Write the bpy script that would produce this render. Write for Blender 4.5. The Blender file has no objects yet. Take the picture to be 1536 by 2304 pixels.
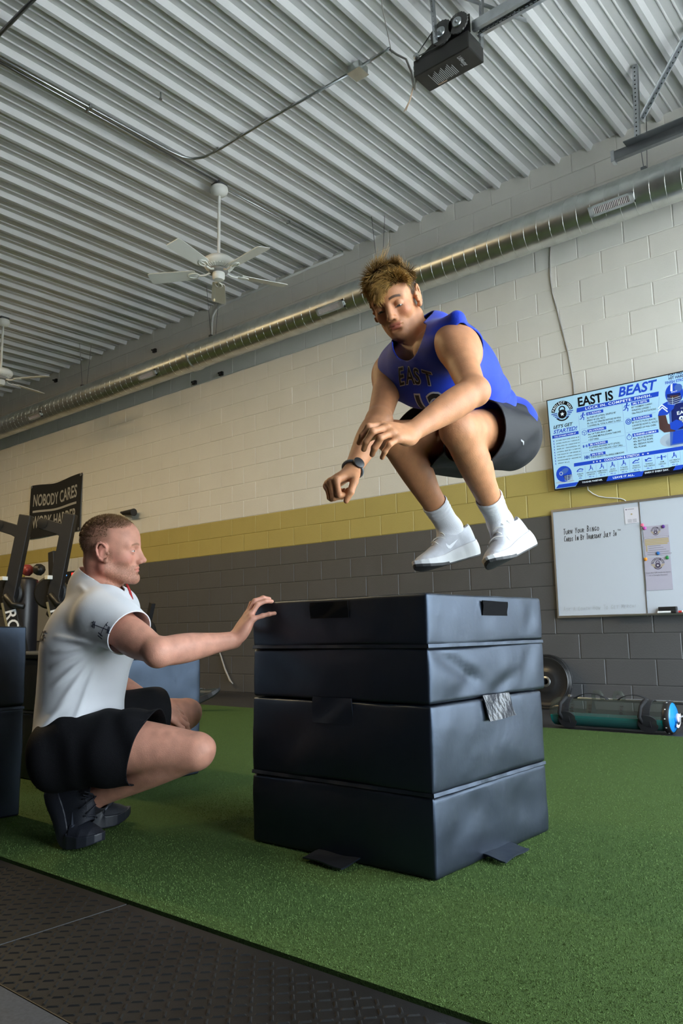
import bpy, bmesh, math, random, os
import numpy as np
from mathutils import Vector, Matrix, noise as mnoise
rnd = random.Random(7)
nrs = np.random.RandomState(11)
scene = bpy.context.scene
COL = scene.collection
PI = math.pi

# ------------------------------------------------------------------ camera
CAM_H = 0.6528
yaw, pitch, roll = math.radians(-40.0095), math.radians(8.758), math.radians(-1.0536)
fwd = Vector((math.sin(yaw)*math.cos(pitch), math.cos(yaw)*math.cos(pitch), math.sin(pitch)))
rgt = Vector((math.cos(yaw), -math.sin(yaw), 0)); upv = rgt.cross(fwd)
CR = math.cos(roll)*rgt + math.sin(roll)*upv
CU = -math.sin(roll)*rgt + math.cos(roll)*upv
CF = fwd
cd = bpy.data.cameras.new('camera'); cam = bpy.data.objects.new('camera', cd); COL.objects.link(cam)
cd.sensor_fit = 'VERTICAL'; cd.sensor_height = 36; cd.lens = 1768.5*36/2304; cd.clip_start = .05; cd.clip_end = 100
cam.matrix_world = Matrix(((CR.x, CU.x, -CF.x, 0), (CR.y, CU.y, -CF.y, 0), (CR.z, CU.z, -CF.z, CAM_H), (0, 0, 0, 1)))
scene.camera = cam

# ------------------------------------------------------------------ light
SKY_STRENGTH = 13.5
LAMP_POWER = 105.0
EXPOSURE = 0.2
w = bpy.data.worlds.new('sky'); scene.world = w; w.use_nodes = True
bg = w.node_tree.nodes['Background']; bg.inputs[0].default_value = (.86, .93, 1.0, 1); bg.inputs[1].default_value = SKY_STRENGTH
DOOR = dict(x=1.25); DOORS = [(2.0, 6.0, 3.75), (.62, 1.86, 2.7)]   # glass overhead door, and an unseen glass double door added as side fill
for dy0, dy1, dz1 in DOORS:
    pd = bpy.data.lights.new('door_daylight_portal', 'AREA'); pd.shape = 'RECTANGLE'; pd.size = dz1; pd.size_y = dy1-dy0
    pd.cycles.is_portal = True
    po = bpy.data.objects.new('door_daylight_portal', pd); COL.objects.link(po)
    po.location = (DOOR['x']+.1, (dy0+dy1)/2, dz1/2); po.rotation_euler = (0, math.radians(90), 0)
sd_ = bpy.data.lights.new('sun', 'SUN'); sd_.energy = 42.0; sd_.angle = .01; sd_.color = (1, .95, .88)
so_ = bpy.data.objects.new('sun', sd_); COL.objects.link(so_); so_.location = (-6, 0, 12); so_.rotation_euler = (0, math.radians(-34), 0)   # high behind the building, lights the yard outside the doors
scene.view_settings.view_transform = 'Standard'; scene.view_settings.look = 'None'
scene.view_settings.gamma = 1; scene.view_settings.use_curve_mapping = False
scene.view_settings.exposure = EXPOSURE
scene.cycles.max_bounces = 8; scene.cycles.diffuse_bounces = 5; scene.cycles.glossy_bounces = 4
scene.cycles.transparent_max_bounces = 8; scene.cycles.caustics_reflective = False; scene.cycles.caustics_refractive = False
scene.cycles.use_denoising = True; scene.cycles.sample_clamp_indirect = 6

# ------------------------------------------------------------------ helpers
ORG = {}
class MB:
    def __init__(s): s.v = []; s.f = []
    def add(s, v, f):
        o = len(s.v); s.v += [tuple(p) for p in v]; s.f += [tuple(i+o for i in q) for q in f]; return s
    def box(s, lo, hi, rot=None, about=None):
        x0, y0, z0 = lo; x1, y1, z1 = hi
        v = [Vector(p) for p in ((x0,y0,z0),(x1,y0,z0),(x1,y1,z0),(x0,y1,z0),(x0,y0,z1),(x1,y0,z1),(x1,y1,z1),(x0,y1,z1))]
        if rot is not None:
            c = Vector(about) if about is not None else (Vector(lo)+Vector(hi))/2
            v = [c + rot @ (p-c) for p in v]
        return s.add(v, [(0,3,2,1),(4,5,6,7),(0,1,5,4),(1,2,6,5),(2,3,7,6),(3,0,4,7)])
    def beam(s, a, b, wd, ht, up=(0,0,1)):
        a = Vector(a); b = Vector(b); d = (b-a).normalized(); u = Vector(up)
        r = d.cross(u); r = r.normalized() if r.length > 1e-6 else Vector((1,0,0)); u = r.cross(d)
        v = []
        for p in (a, b):
            for i, j in ((-1,-1),(1,-1),(1,1),(-1,1)): v.append(p + r*i*wd/2 + u*j*ht/2)
        return s.add(v, [(0,3,2,1),(4,5,6,7),(0,1,5,4),(1,2,6,5),(2,3,7,6),(3,0,4,7)])
    def tube(s, pts, r, n=8, cap=True, closed=False):
        pts = [Vector(p) for p in pts]; m = len(pts)
        rs = r if isinstance(r, (list, tuple)) else [r]*m
        v = []; f = []; prev = None
        for i, p in enumerate(pts):
            if closed: d = pts[(i+1) % m]-pts[i-1]
            else: d = pts[min(i+1, m-1)]-pts[max(i-1, 0)]
            d = d.normalized() if d.length > 1e-9 else Vector((0,0,1))
            if prev is None:
                a = Vector((0,0,1)) if abs(d.z) < .9 else Vector((1,0,0)); u = d.cross(a).normalized()
            else:
                u = prev - d*prev.dot(d); u = u.normalized() if u.length > 1e-6 else d.orthogonal().normalized()
            prev = u; t = d.cross(u)
            for k in range(n):
                an = 2*PI*k/n; v.append(p + (u*math.cos(an)+t*math.sin(an))*rs[i])
        for i in range(m if closed else m-1):
            j = (i+1) % m
            for k in range(n): f.append((i*n+k, i*n+(k+1) % n, j*n+(k+1) % n, j*n+k))
        if cap and not closed:
            f.append(tuple(range(n-1, -1, -1))); f.append(tuple((m-1)*n+k for k in range(n)))
        return s.add(v, f)
    def lathe(s, prof, c, axis=(0,0,1), n=24, cap=True):
        ax = Vector(axis).normalized(); u = ax.orthogonal().normalized(); t = ax.cross(u); c = Vector(c); v = []; f = []
        for r, h in prof:
            for k in range(n):
                an = 2*PI*k/n; v.append(c + ax*h + (u*math.cos(an)+t*math.sin(an))*r)
        m = len(prof)
        for i in range(m-1):
            for k in range(n): f.append((i*n+k, i*n+(k+1) % n, (i+1)*n+(k+1) % n, (i+1)*n+k))
        if cap:
            f.append(tuple(range(n-1, -1, -1))); f.append(tuple((m-1)*n+k for k in range(n)))
        return s.add(v, f)
    def prism(s, poly, o, ux, uy, depth):
        """extrude a flat polygon (list of 2d) on plane o,ux,uy by depth along ux x uy"""
        o = Vector(o); ux = Vector(ux); uy = Vector(uy); nn = ux.cross(uy).normalized()*depth
        a = [o + ux*p[0] + uy*p[1] for p in poly]; n = len(a)
        v = a + [p+nn for p in a]
        f = [tuple(range(n-1, -1, -1)), tuple(range(n, 2*n))] + [(i, (i+1) % n, n+(i+1) % n, n+i) for i in range(n)]
        return s.add(v, f)
    def build(s, name, mat, parent=None, smooth=False, bevel=0, org=None):
        o = Vector((0,0,0))
        if parent is not None: o = ORG.get(parent.name, Vector((0,0,0)))
        elif org is not None: o = Vector(org)
        me = bpy.data.meshes.new(name)
        me.from_pydata([(p[0]-o.x, p[1]-o.y, p[2]-o.z) for p in s.v], [], s.f); me.update()
        return link(name, me, mat, parent, smooth, bevel, o)
def link(name, me, mat, parent=None, smooth=False, bevel=0, o=Vector((0,0,0))):
    ob = bpy.data.objects.new(name, me); COL.objects.link(ob)
    if mat is not None and not me.materials:
        for m in (mat if isinstance(mat, (list, tuple)) else [mat]): me.materials.append(m)
    if smooth:
        me.polygons.foreach_set('use_smooth', [True]*len(me.polygons))
        if smooth == 'auto':
            try: me.set_sharp_from_angle(angle=math.radians(40))
            except Exception: pass
    if parent is not None: ob.parent = parent
    else: ob.location = o
    ORG[ob.name] = Vector(o)
    if bevel:
        b = ob.modifiers.new('bevel', 'BEVEL'); b.width = bevel; b.segments = 2; b.limit_method = 'ANGLE'
    return ob
def tag(o, label, cat, group=None):
    o['label'] = label; o['category'] = cat
    if group: o['group'] = group
    return o
def struct(o, label=None):
    o['kind'] = 'structure'
    if label: o['label'] = label
    return o
def thing(name, label, cat, loc, group=None):
    o = bpy.data.objects.new(name, None); COL.objects.link(o); o.location = loc; o.empty_display_size = .1
    ORG[o.name] = Vector(loc); return tag(o, label, cat, group)

# ------------------------------------------------------------------ materials
MATS = {}
def mat(name, col=(.5,.5,.5), rough=.5, metal=0, var=0, vscale=8, bump=0, bscale=40, spec=.5, emit=0, coat=0, detail=4, sheen=0, col2=None, stretch=None, trans=0, attr=None, sss=0):
    if name in MATS: return MATS[name]
    m = bpy.data.materials.new(name); m.use_nodes = True; nt = m.node_tree; N = nt.nodes; L = nt.links
    b = N['Principled BSDF']
    b.inputs['Base Color'].default_value = (*col, 1); b.inputs['Roughness'].default_value = rough; b.inputs['Metallic'].default_value = metal
    b.inputs['Specular IOR Level'].default_value = spec
    if coat: b.inputs['Coat Weight'].default_value = coat; b.inputs['Coat Roughness'].default_value = .15
    if sheen: b.inputs['Sheen Weight'].default_value = sheen; b.inputs['Sheen Roughness'].default_value = .4
    if trans: b.inputs['Transmission Weight'].default_value = trans
    if emit: b.inputs['Emission Color'].default_value = (*col, 1); b.inputs['Emission Strength'].default_value = emit
    if sss:
        b.inputs['Subsurface Weight'].default_value = sss; b.inputs['Subsurface Radius'].default_value = (1, .35, .2); b.inputs['Subsurface Scale'].default_value = .006
    src = None
    if var or bump:
        g = N.new('ShaderNodeNewGeometry'); vec = g.outputs['Position']
        if stretch:
            mp = N.new('ShaderNodeMapping'); mp.inputs['Scale'].default_value = stretch; L.new(vec, mp.inputs[0]); vec = mp.outputs[0]
    if attr:
        a = N.new('ShaderNodeAttribute'); a.attribute_name = attr; src = a.outputs['Color']
    if var:
        t = N.new('ShaderNodeTexNoise'); t.inputs['Scale'].default_value = vscale; t.inputs['Detail'].default_value = detail; L.new(vec, t.inputs['Vector'])
        if col2 is not None:
            r = N.new('ShaderNodeValToRGB'); r.color_ramp.elements[0].position = .5-.5*var; r.color_ramp.elements[1].position = .5+.5*var
            r.color_ramp.elements[0].color = (*col, 1); r.color_ramp.elements[1].color = (*col2, 1)
            L.new(t.outputs['Fac'], r.inputs['Fac']); src = r.outputs['Color']
        else:
            mr = N.new('ShaderNodeMapRange'); mr.inputs['From Min'].default_value = .25; mr.inputs['From Max'].default_value = .75
            mr.inputs['To Min'].default_value = 1-var; mr.inputs['To Max'].default_value = 1+var; L.new(t.outputs['Fac'], mr.inputs['Value'])
            mx = N.new('ShaderNodeMix'); mx.data_type = 'RGBA'; mx.blend_type = 'MULTIPLY'; mx.inputs['Factor'].default_value = 1
            if src is not None: L.new(src, mx.inputs[6])
            else: mx.inputs[6].default_value = (*col, 1)
            L.new(mr.outputs['Result'], mx.inputs[7]); src = mx.outputs[2]
    if src is not None:
        L.new(src, b.inputs['Base Color'])
        if emit: L.new(src, b.inputs['Emission Color'])
    if bump:
        t2 = N.new('ShaderNodeTexNoise'); t2.inputs['Scale'].default_value = bscale; t2.inputs['Detail'].default_value = 3; L.new(vec, t2.inputs['Vector'])
        bp = N.new('ShaderNodeBump'); bp.inputs['Strength'].default_value = bump; bp.inputs['Distance'].default_value = .01
        L.new(t2.outputs['Fac'], bp.inputs['Height']); L.new(bp.outputs['Normal'], b.inputs['Normal'])
    MATS[name] = m; return m
M_cream = mat('cream_block_paint', (.78, .755, .70), .55, var=.03, vscale=3, bump=.12, bscale=90)
M_yellow = mat('yellow_block_paint', (.46, .375, .115), .5, var=.04, vscale=3, bump=.12, bscale=90)
M_grey = mat('grey_block_paint', (.088, .088, .090), .5, var=.05, vscale=3, bump=.12, bscale=90)
M_deck = mat('white_painted_deck', (.66, .66, .67), .5, var=.05, vscale=2, spec=.4)
M_galv = mat('galvanised_steel', (.62, .64, .62), .33, 1, var=.18, vscale=7, detail=6)
M_steel = mat('zinc_steel', (.5, .52, .54), .35, 1, var=.1, vscale=20)
M_dkmetal = mat('dark_grey_steel', (.16, .17, .18), .4, .8, var=.1)
M_black = mat('black_plastic', (.012, .012, .013), .45)
M_blackpc = mat('black_powder_coat', (.016, .016, .017), .5, bump=.05, bscale=300)
M_whitepl = mat('white_fan_enamel', (.78, .78, .75), .4)
M_rubber = mat('black_rubber_floor', (.022, .022, .024), .6, var=.25, vscale=6, bump=.15, bscale=180)
M_alu = mat('brushed_aluminium', (.7, .7, .7), .35, 1)
M_white = mat('white_print', (.85, .85, .85), .6)
M_ink = mat('black_ink', (.01, .01, .012), .6)
M_cable = mat('grey_cable', (.35, .33, .31), .5)
M_wcable = mat('white_cable', (.75, .75, .75), .5)
M_dull = mat('dull_grey_wall_paint', (.10, .10, .105), .7, var=.05)
M_vinyl = mat('black_vinyl', (.0038, .0045, .0070), .43, var=.3, vscale=5, bump=.10, bscale=25, spec=.75, coat=.15)
for _n in M_vinyl.node_tree.nodes:
    if _n.type == 'BSDF_PRINCIPLED': _n.inputs['Specular Tint'].default_value = (.52, .70, 1, 1); _n.inputs['Coat Roughness'].default_value = .5; _n.inputs['Coat Tint'].default_value = (.85, .92, 1, 1)  # blue tint puts the sky's colour into the vinyl's reflections
M_velcro = mat('black_hook_tape', (.006, .006, .007), .95, bump=.5, bscale=900, spec=.1)

# ------------------------------------------------------------------ setting
D = 6.324; C = .2032; XL, XR, YF, ZC = -15.5, 1.25, -4.0, 4.86
fl = MB().box((XL, YF, -.15), (XR, D+.2, 0)).build('floor', M_rubber); struct(fl, 'black rubber gym floor')
# masonry wall: mortar bed plus single blocks
def paint(z): return M_grey if z < 8*C-.01 else (M_yellow if z < 10*C-.01 else M_cream)
wb = MB()
for z0, z1 in ((0, 8*C), (8*C, 10*C), (10*C, ZC)): wb.box((XL, D, z0), (XR+.2, D+.2, z1))
wall = wb.build('wall_back', None)
for m in (M_grey, M_yellow, M_cream): wall.data.materials.append(m)
for i, p in enumerate(wall.data.polygons): p.material_index = i//6
struct(wall, 'painted concrete block wall, grey below, yellow stripe, cream above')
def block_mesh(m):
    wd, ht, e, dp = .4064-.007, C-.005, .004, .004
    V = [(-wd/2, 0, -ht/2), (wd/2, 0, -ht/2), (wd/2, 0, ht/2), (-wd/2, 0, ht/2)]
    V += [(x*(1-2*e/wd), -dp, z*(1-2*e/ht)) for x, _, z in V]
    me = bpy.data.meshes.new('block'); me.from_pydata(V, [], [(4,5,6,7),(0,1,5,4),(1,2,6,5),(2,3,7,6),(3,0,4,7)]); me.materials.append(m); return me
BM = {m.name: block_mesh(m) for m in (M_grey, M_yellow, M_cream)}
blocks = []
XJ = -2.753   # a head joint of the third course
for k in range(24):
    off = 0 if k % 2 == 0 else .2032
    i0 = int((XL - XJ)/.4064) - 1
    for i in range(i0, 12):
        x = XJ + off + (i+.5)*.4064; z = (k+.5)*C
        if x-.2 < XL or x+.2 > XR: continue
        P = Vector((x, D, z)) - Vector((0, 0, CAM_H)); dz = P.dot(CF)
        sx, sy = 768+1768.5*P.dot(CR)/dz, 1152-1768.5*P.dot(CU)/dz
        vis = -60 < sx < 1600 and -40 < sy < 2340
        if vis and z > 0: blocks.append((dz + (1000 if not vis else 0), x, z, k))
        else: blocks.append((5000, x, z, k))
blocks.sort(key=lambda b: b[0])
rest = {m.name: MB() for m in (M_grey, M_yellow, M_cream)}
for n, (dz, x, z, k) in enumerate(blocks):
    m = paint(k*C); jit = nrs.uniform(0, .0016)
    if n < 300:
        o = bpy.data.objects.new('block', BM[m.name]); COL.objects.link(o); o.parent = wall; o.location = (x, D-jit, z)
    elif dz < 2000 or x > XL:
        me = BM[m.name]; rest[m.name].add([(v.co.x+x, v.co.y+D-jit, v.co.z+z) for v in me.vertices], [tuple(p.vertices) for p in me.polygons])
rb = MB(); idx = []
for i, m in enumerate((M_grey, M_yellow, M_cream)):
    idx += [i]*len(rest[m.name].f); rb.add(rest[m.name].v, rest[m.name].f)
ro = rb.build('far_blocks', None, wall); ro['kind'] = 'stuff'
for m in (M_grey, M_yellow, M_cream): ro.data.materials.append(m)
ro.data.polygons.foreach_set('material_index', idx)
# other walls
ag = MB().box((XR+.2, YF-25, -.15), (XR+40, D+25, -.02)).build('ground_outside', mat('concrete_apron', (.62, .61, .58), .9, var=.2, vscale=3)); struct(ag, 'pale concrete apron outside the glass doors')
struct(MB().box((XL-.2, YF, 0), (XL, D+.2, ZC)).build('wall_left', M_dull))
struct(MB().box((XL, YF-.2, 0), (XR+.2, YF, ZC)).build('wall_front', M_dull))
wr = MB(); x = DOOR['x']
wr.box((x, YF, 0), (x+.2, DOORS[1][0], ZC)).box((x, DOORS[1][1], 0), (x+.2, DOORS[0][0], ZC)).box((x, DOORS[0][1], 0), (x+.2, D, ZC))
for y0, y1, z1 in DOORS: wr.box((x, y0, z1), (x+.2, y1, ZC))
struct(wr.build('wall_right', M_dull))
# full-view overhead door: rails, stiles, panes
M_pane = bpy.data.materials.new('clear_pane'); M_pane.use_nodes = True; nt = M_pane.node_tree; nt.nodes.clear()
_o = nt.nodes.new('ShaderNodeOutputMaterial'); _t = nt.nodes.new('ShaderNodeBsdfTransparent'); _g = nt.nodes.new('ShaderNodeBsdfGlossy'); _g.inputs['Roughness'].default_value = .02
_x = nt.nodes.new('ShaderNodeMixShader'); _x.inputs[0].default_value = .06; nt.links.new(_t.outputs[0], _x.inputs[1]); nt.links.new(_g.outputs[0], _x.inputs[2]); nt.links.new(_x.outputs[0], _o.inputs[0])
_t.inputs[0].default_value = (.93, .96, .97, 1)
for dn, (y0, y1, z1) in enumerate(DOORS):
    NR, NC = (5, 4) if dn == 0 else (2, 2)
    dr = struct(MB().box((x+.02, y0, 0), (x+.07, y0+.06, z1)).box((x+.02, y1-.06, 0), (x+.07, y1, z1)).build('door_%d' % (dn+1), M_alu), ('aluminium and glass overhead door', 'unseen glass double door added as side fill light')[dn])
    for r in range(NR+1):
        zz = z1*r/NR; MB().box((x+.02, y0+.06, max(0, zz-.04)), (x+.07, y1-.06, min(z1, zz+.04))).build('rail', M_alu, dr)
    for r in range(NR):
        for c in range(NC):
            ya = y0+(y1-y0)*c/NC; yb = y0+(y1-y0)*(c+1)/NC
            MB().box((x+.04, ya+.05, z1*r/NR+.04), (x+.046, yb-.05, z1*(r+1)/NR-.04)).build('pane', M_pane, dr)
            if c: MB().box((x+.02, ya-.05, z1*r/NR+.04), (x+.07, ya+.05, z1*(r+1)/NR-.04)).build('stile', M_alu, dr)
# ribbed steel deck ceiling
PIT = .3012; X0 = -3.283 - 40*PIT
ce = struct(MB().box((XL, YF, ZC+.02), (XR+.2, D+.2, ZC+.1)).build('ceiling', M_deck), 'white ribbed steel roof deck')
def deck_profile():
    zt, zb = ZC, ZC-.046; pts = []
    for r in range(3):
        x = r*PIT
        pts += [(x-.034, zt), (x-.018, zb), (x+.016, zb), (x+.040, zt)]
        for s in (.108, .186): pts += [(x+s-.009, zt), (x+s-.003, zt-.009), (x+s+.003, zt-.009), (x+s+.009, zt)]
    pts.append((3*PIT-.034, zt)); return pts
prof = deck_profile()
dm = bpy.data.meshes.new('deck_panel'); V = []; F = []
for (px, pz) in prof: V += [(px, YF, pz), (px, D+.1, pz)]
for i in range(len(prof)-1): F.append((2*i, 2*i+1, 2*i+3, 2*i+2))
dm.from_pydata(V, [], F); dm.materials.append(M_deck)
xx = X0
while xx < XR:
    o = bpy.data.objects.new('deck_panel', dm); COL.objects.link(o); o.parent = ce; o.location = (xx, 0, 0); xx += 3*PIT
# ------------------------------------------------------------------ turf, mats
M_turf = mat('turf_backing', (.066, .118, .030), .9, var=.35, vscale=260, bump=.9, bscale=420, spec=.15)
M_blade = mat('turf_fibre', (.078, .130, .034), .8, var=.6, vscale=320, spec=.15, col2=(.110, .175, .055))
TX0, TX1, TY0, TY1, TZ = XL+.3, XR-.02, 1.225, 4.93, .014
tm = MB().box((TX0, TY0, 0), (TX1, TY1, TZ)).build('turf', M_turf, org=(-3, 3, 0))
tag(tm, 'green artificial turf strip laid along the black rubber floor', 'turf')
def turf_blades():
    pts = []
    n = 900000
    X = nrs.uniform(-7.5, XR-.1, n); Y = nrs.uniform(TY0, TY1, n)
    dz = X*CF.x + Y*CF.y - CAM_H*CF.z; cx = X*CR.x + Y*CR.y
    ok = (dz > .8) & (np.abs(cx/np.maximum(dz, .1)) < .47) & (nrs.uniform(0, 1, n) < np.clip((2.1/np.maximum(dz, .1))**2, 0, 1))
    X, Y = X[ok], Y[ok]; m = len(X)
    ang = nrs.uniform(0, 2*PI, m); ln = nrs.uniform(.0022, .0038, m); lean = nrs.uniform(0, 1.1, m); la = nrs.uniform(0, 2*PI, m); wd = nrs.uniform(.0008, .0014, m)
    a = np.stack([X-np.cos(ang)*wd, Y-np.sin(ang)*wd, np.full(m, TZ)], 1); b = np.stack([X+np.cos(ang)*wd, Y+np.sin(ang)*wd, np.full(m, TZ)], 1)
    t = np.stack([X+np.cos(la)*lean*ln, Y+np.sin(la)*lean*ln, TZ+ln*np.cos(lean)], 1)
    V = np.stack([a, b, t], 1).reshape(-1, 3) - np.array(ORG['turf'])
    me = bpy.data.meshes.new('turf_pile'); me.vertices.add(3*m); me.vertices.foreach_set('co', V.ravel().astype('f'))
    me.loops.add(3*m); me.loops.foreach_set('vertex_index', np.arange(3*m, dtype='i')); me.polygons.add(m)
    me.polygons.foreach_set('loop_start', np.arange(0, 3*m, 3, dtype='i')); me.polygons.foreach_set('loop_total', np.full(m, 3, dtype='i')); me.update()
    o = link('turf_pile', me, M_blade, tm); o['kind'] = 'stuff'; return m
turf_blades()
M_mat = mat('black_tread_rubber', (.008, .0078, .0076), .5, var=.3, vscale=9, bump=.08, bscale=400, spec=.3)
def tread_mat(x0, x1, y0, y1, label):
    m = thing('rubber_mat', label, 'mat', ((x0+x1)/2, (y0+y1)/2, 0), 'tread plate rubber mats beside the turf')
    MB().box((x0, y0, 0), (x1, y1, .010)).build('mat_base', M_mat, m, bevel=.002)
    t = MB(); p = .026
    for i in range(int((x1-x0)/p)):
        for j in range(int((y1-y0)/p)):
            cx, cy = x0+(i+.5)*p, y0+(j+.5)*p
            zz = Vector((cx, cy, -CAM_H)); dz = zz.dot(CF)
            if dz < .6 or abs(zz.dot(CR)/dz) > .5 or dz > 3.6: continue
            a = PI/4 if (i+j) % 2 else -PI/4
            ux, uy = math.cos(a), math.sin(a); l, wd, h = .0115, .0032, .0125
            v = []
            for s, k, hh in ((-l, -wd, .010), (l, -wd, .010), (l, wd, .010), (-l, wd, .010), (-l*.7, -wd*.4, h), (l*.7, -wd*.4, h), (l*.7, wd*.4, h), (-l*.7, wd*.4, h)):
                v.append((cx+ux*s-uy*k, cy+uy*s+ux*k, hh))
            t.add(v, [(4,5,6,7),(0,1,5,4),(1,2,6,5),(2,3,7,6),(3,0,4,7)])
    if t.v:
        o = t.build('tread_bars', M_mat, m); o['kind'] = 'stuff'
    return m
tread_mat(-1.72, -.50, .80, 1.215, 'black tread plate rubber mat at the bottom edge of the picture')
tread_mat(-3.2, -1.725, .80, 1.215, 'black tread plate rubber mat running left in front of the crouching man')
tread_mat(-.495, .7, .80, 1.215, 'black tread plate rubber mat at the lower right end of the row')
cs = MB().box((-4, -3, 0), (1.0, .795, .012)).build('floor_slab', mat('grey_speckled_floor', (.04, .044, .052), .7, var=.3, vscale=150), org=(-1.5, 0, 0))
tag(cs, 'grey rubber floor mat at the bottom left corner', 'mat')

# ------------------------------------------------------------------ text helper
def text_geo(s, size=1.0, bold=0, shear=0, align='LEFT', width=None, res=3, sp=1.0):
    cu = bpy.data.curves.new('t', 'FONT'); cu.body = s; cu.size = size; cu.offset = bold*size; cu.shear = shear; cu.align_x = align; cu.resolution_u = res; cu.space_character = sp
    ob = bpy.data.objects.new('t', cu); COL.objects.link(ob)
    dg = bpy.context.evaluated_depsgraph_get(); me = bpy.data.meshes.new_from_object(ob.evaluated_get(dg))
    V = [tuple(v.co) for v in me.vertices]; F = [tuple(p.vertices) for p in me.polygons]
    bpy.data.objects.remove(ob); bpy.data.curves.remove(cu); bpy.data.meshes.remove(me)
    if width and V:
        x0 = min(v[0] for v in V); x1 = max(v[0] for v in V); k = width/(x1-x0)
        o = x0 if align == 'LEFT' else 0
        V = [((v[0]-o)*k, v[1], 0) for v in V]
    return V, F
class Sheet:
    """flat print on a plane; collects shapes by material"""
    def __init__(s, o, ux, uy, n, lift=.0006): s.o = Vector(o); s.ux = Vector(ux); s.uy = Vector(uy); s.n = Vector(n); s.l = lift; s.g = {}
    def p(s, u, v, k): return s.o + s.ux*u + s.uy*v + s.n*s.l*k
    def add(s, m, V, F, k=1):
        s.g.setdefault(m.name, (m, MB()))[1].add([s.p(v[0], v[1], k) for v in V], F)
    def text(s, m, t, u, v, h, width=None, bold=.012, shear=0, align='LEFT', k=3, rot=0, sp=1.0):
        V, F = text_geo(t, h/.70, bold, shear, align, width, sp=sp); c, sn = math.cos(rot), math.sin(rot)
        s.add(m, [(u+a*c-b*sn, v+a*sn+b*c) for a, b, _ in V], F, k)
    def poly(s, m, P, k=1): s.add(m, P, [tuple(range(len(P)))], k)
    def rect(s, m, u0, v0, u1, v1, k=1, sl=0): s.poly(m, [(u0, v0), (u1, v0), (u1+sl, v1), (u0+sl, v1)], k)
    def disc(s, m, u, v, r, k=1, n=20, ry=None, rot=0, a0=0, a1=2*PI):
        ry = ry or r; c, sn = math.cos(rot), math.sin(rot); P = []
        full = abs(a1-a0-2*PI) < 1e-6
        for i in range(n if full else n+1):
            a = a0+(a1-a0)*i/n; x, y = r*math.cos(a), ry*math.sin(a); P.append((u+x*c-y*sn, v+x*sn+y*c))
        if not full and a1-a0 < PI-.01: P.append((u, v))
        s.poly(m, P, k)
    def arc(s, m, u, v, r0, r1, a0, a1, k=1, n=24):
        V = []; F = []
        for i in range(n+1):
            a = a0+(a1-a0)*i/n; V += [(u+r0*math.cos(a), v+r0*math.sin(a)), (u+r1*math.cos(a), v+r1*math.sin(a))]
        for i in range(n): F.append((2*i, 2*i+1, 2*i+3, 2*i+2))
        s.add(m, V, F, k)
    def line(s, m, P, wd, k=2):
        for a, b in zip(P, P[1:]):
            d = Vector((b[0]-a[0], b[1]-a[1])); L = d.length
            if L < 1e-6: continue
            n = Vector((-d.y, d.x))/L*wd/2; e = d/L*wd*.3
            s.poly(m, [(a[0]-n.x-e.x, a[1]-n.y-e.y), (b[0]-n.x+e.x, b[1]-n.y+e.y), (b[0]+n.x+e.x, b[1]+n.y+e.y), (a[0]+n.x-e.x, a[1]+n.y-e.y)], k)
    def star(s, m, u, v, r, k=4):
        P = []
        for i in range(10):
            a = PI/2+i*PI/5; q = r if i % 2 == 0 else r*.42; P.append((u+q*math.cos(a), v+q*math.sin(a)))
        s.poly(m, P, k)
    def build(s, parent, names):
        out = []
        for nm, (m, b) in s.g.items(): o = b.build(names.get(nm, 'print'), m, parent); o['kind'] = 'stuff'; out.append(o)
        return out
def badge(S, u, v, r, mk, mb, mw, mid, k=2):
    """round gym emblem: arched name band, kettlebell with star, side wings"""
    S.arc(mk, u, v, r*.68, r, math.radians(8), math.radians(172), k)
    word = 'PROJECT YOU'
    for i, ch in enumerate(word):
        if ch == ' ': continue
        a = math.radians(161 - i*14.2); S.text(mw, ch, u+r*.745*math.cos(a), v+r*.745*math.sin(a), r*.19, bold=.02, align='CENTER', k=k+2, rot=a-PI/2)
    for i in range(4):
        q = v-r*.02-i*r*.15; e = r*(1.0-.14*i)
        S.rect(mb, u-e, q-r*.05, u-r*.2, q+r*.05, k); S.rect(mb, u+r*.2, q-r*.05, u+e, q+r*.05, k)
    S.disc(mid, u, v-r*.1, r*.47, k+1)
    S.disc(mk, u, v-r*.16, r*.40, k+2); S.arc(mk, u, v+r*.26, r*.20, r*.31, -.4, PI+.4, k+2)
    S.star(mw, u, v-r*.16, r*.20, k+4)
    S.arc(mk, u, v-r*.05, r*.60, r*.72, math.radians(215), math.radians(325), k)

# ------------------------------------------------------------------ television
TVB = Vector((-2.862, 6.25, 1.825)); TVT = Vector((-2.862, 6.195, 2.612)); TU = Vector((1, 0, 0)); TVv = (TVT-TVB).normalized(); TN = TU.cross(TVv)
tv = thing('television', 'wall mounted television showing a blue football workout plan', 'television', (-2.15, 6.25, 1.83))
TW, TH = 1.425, .789
def tvbox(u0, v0, u1, v1, d0, d1):
    b = MB(); P = []
    for d in (d0, d1):
        for u, v in ((u0, v0), (u1, v0), (u1, v1), (u0, v1)): P.append(TVB+TU*u+TVv*v+TN*d)
    return b.add(P, [(0,3,2,1),(4,5,6,7),(0,1,5,4),(1,2,6,5),(2,3,7,6),(3,0,4,7)])
tvbox(.0, .0, TW, TH, -.045, -.006).build('case', M_black, tv, bevel=.004)
bz = MB()
for q in ((0, 0, TW, .012), (0, TH-.008, TW, TH), (0, .012, .008, TH-.008), (TW-.008, .012, TW, TH-.008)):
    t = tvbox(*q, -.006, .002); bz.add(t.v, t.f)
bz.build('bezel', M_black, tv)
MB().beam((-2.4, 6.289, 2.3), (-1.9, 6.289, 2.3), .03, .2).build('wall_bracket', M_dkmetal, tv)
def scr(name, c, e=1.0): return mat('screen_'+name, c, .25, emit=e, spec=.3)
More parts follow.
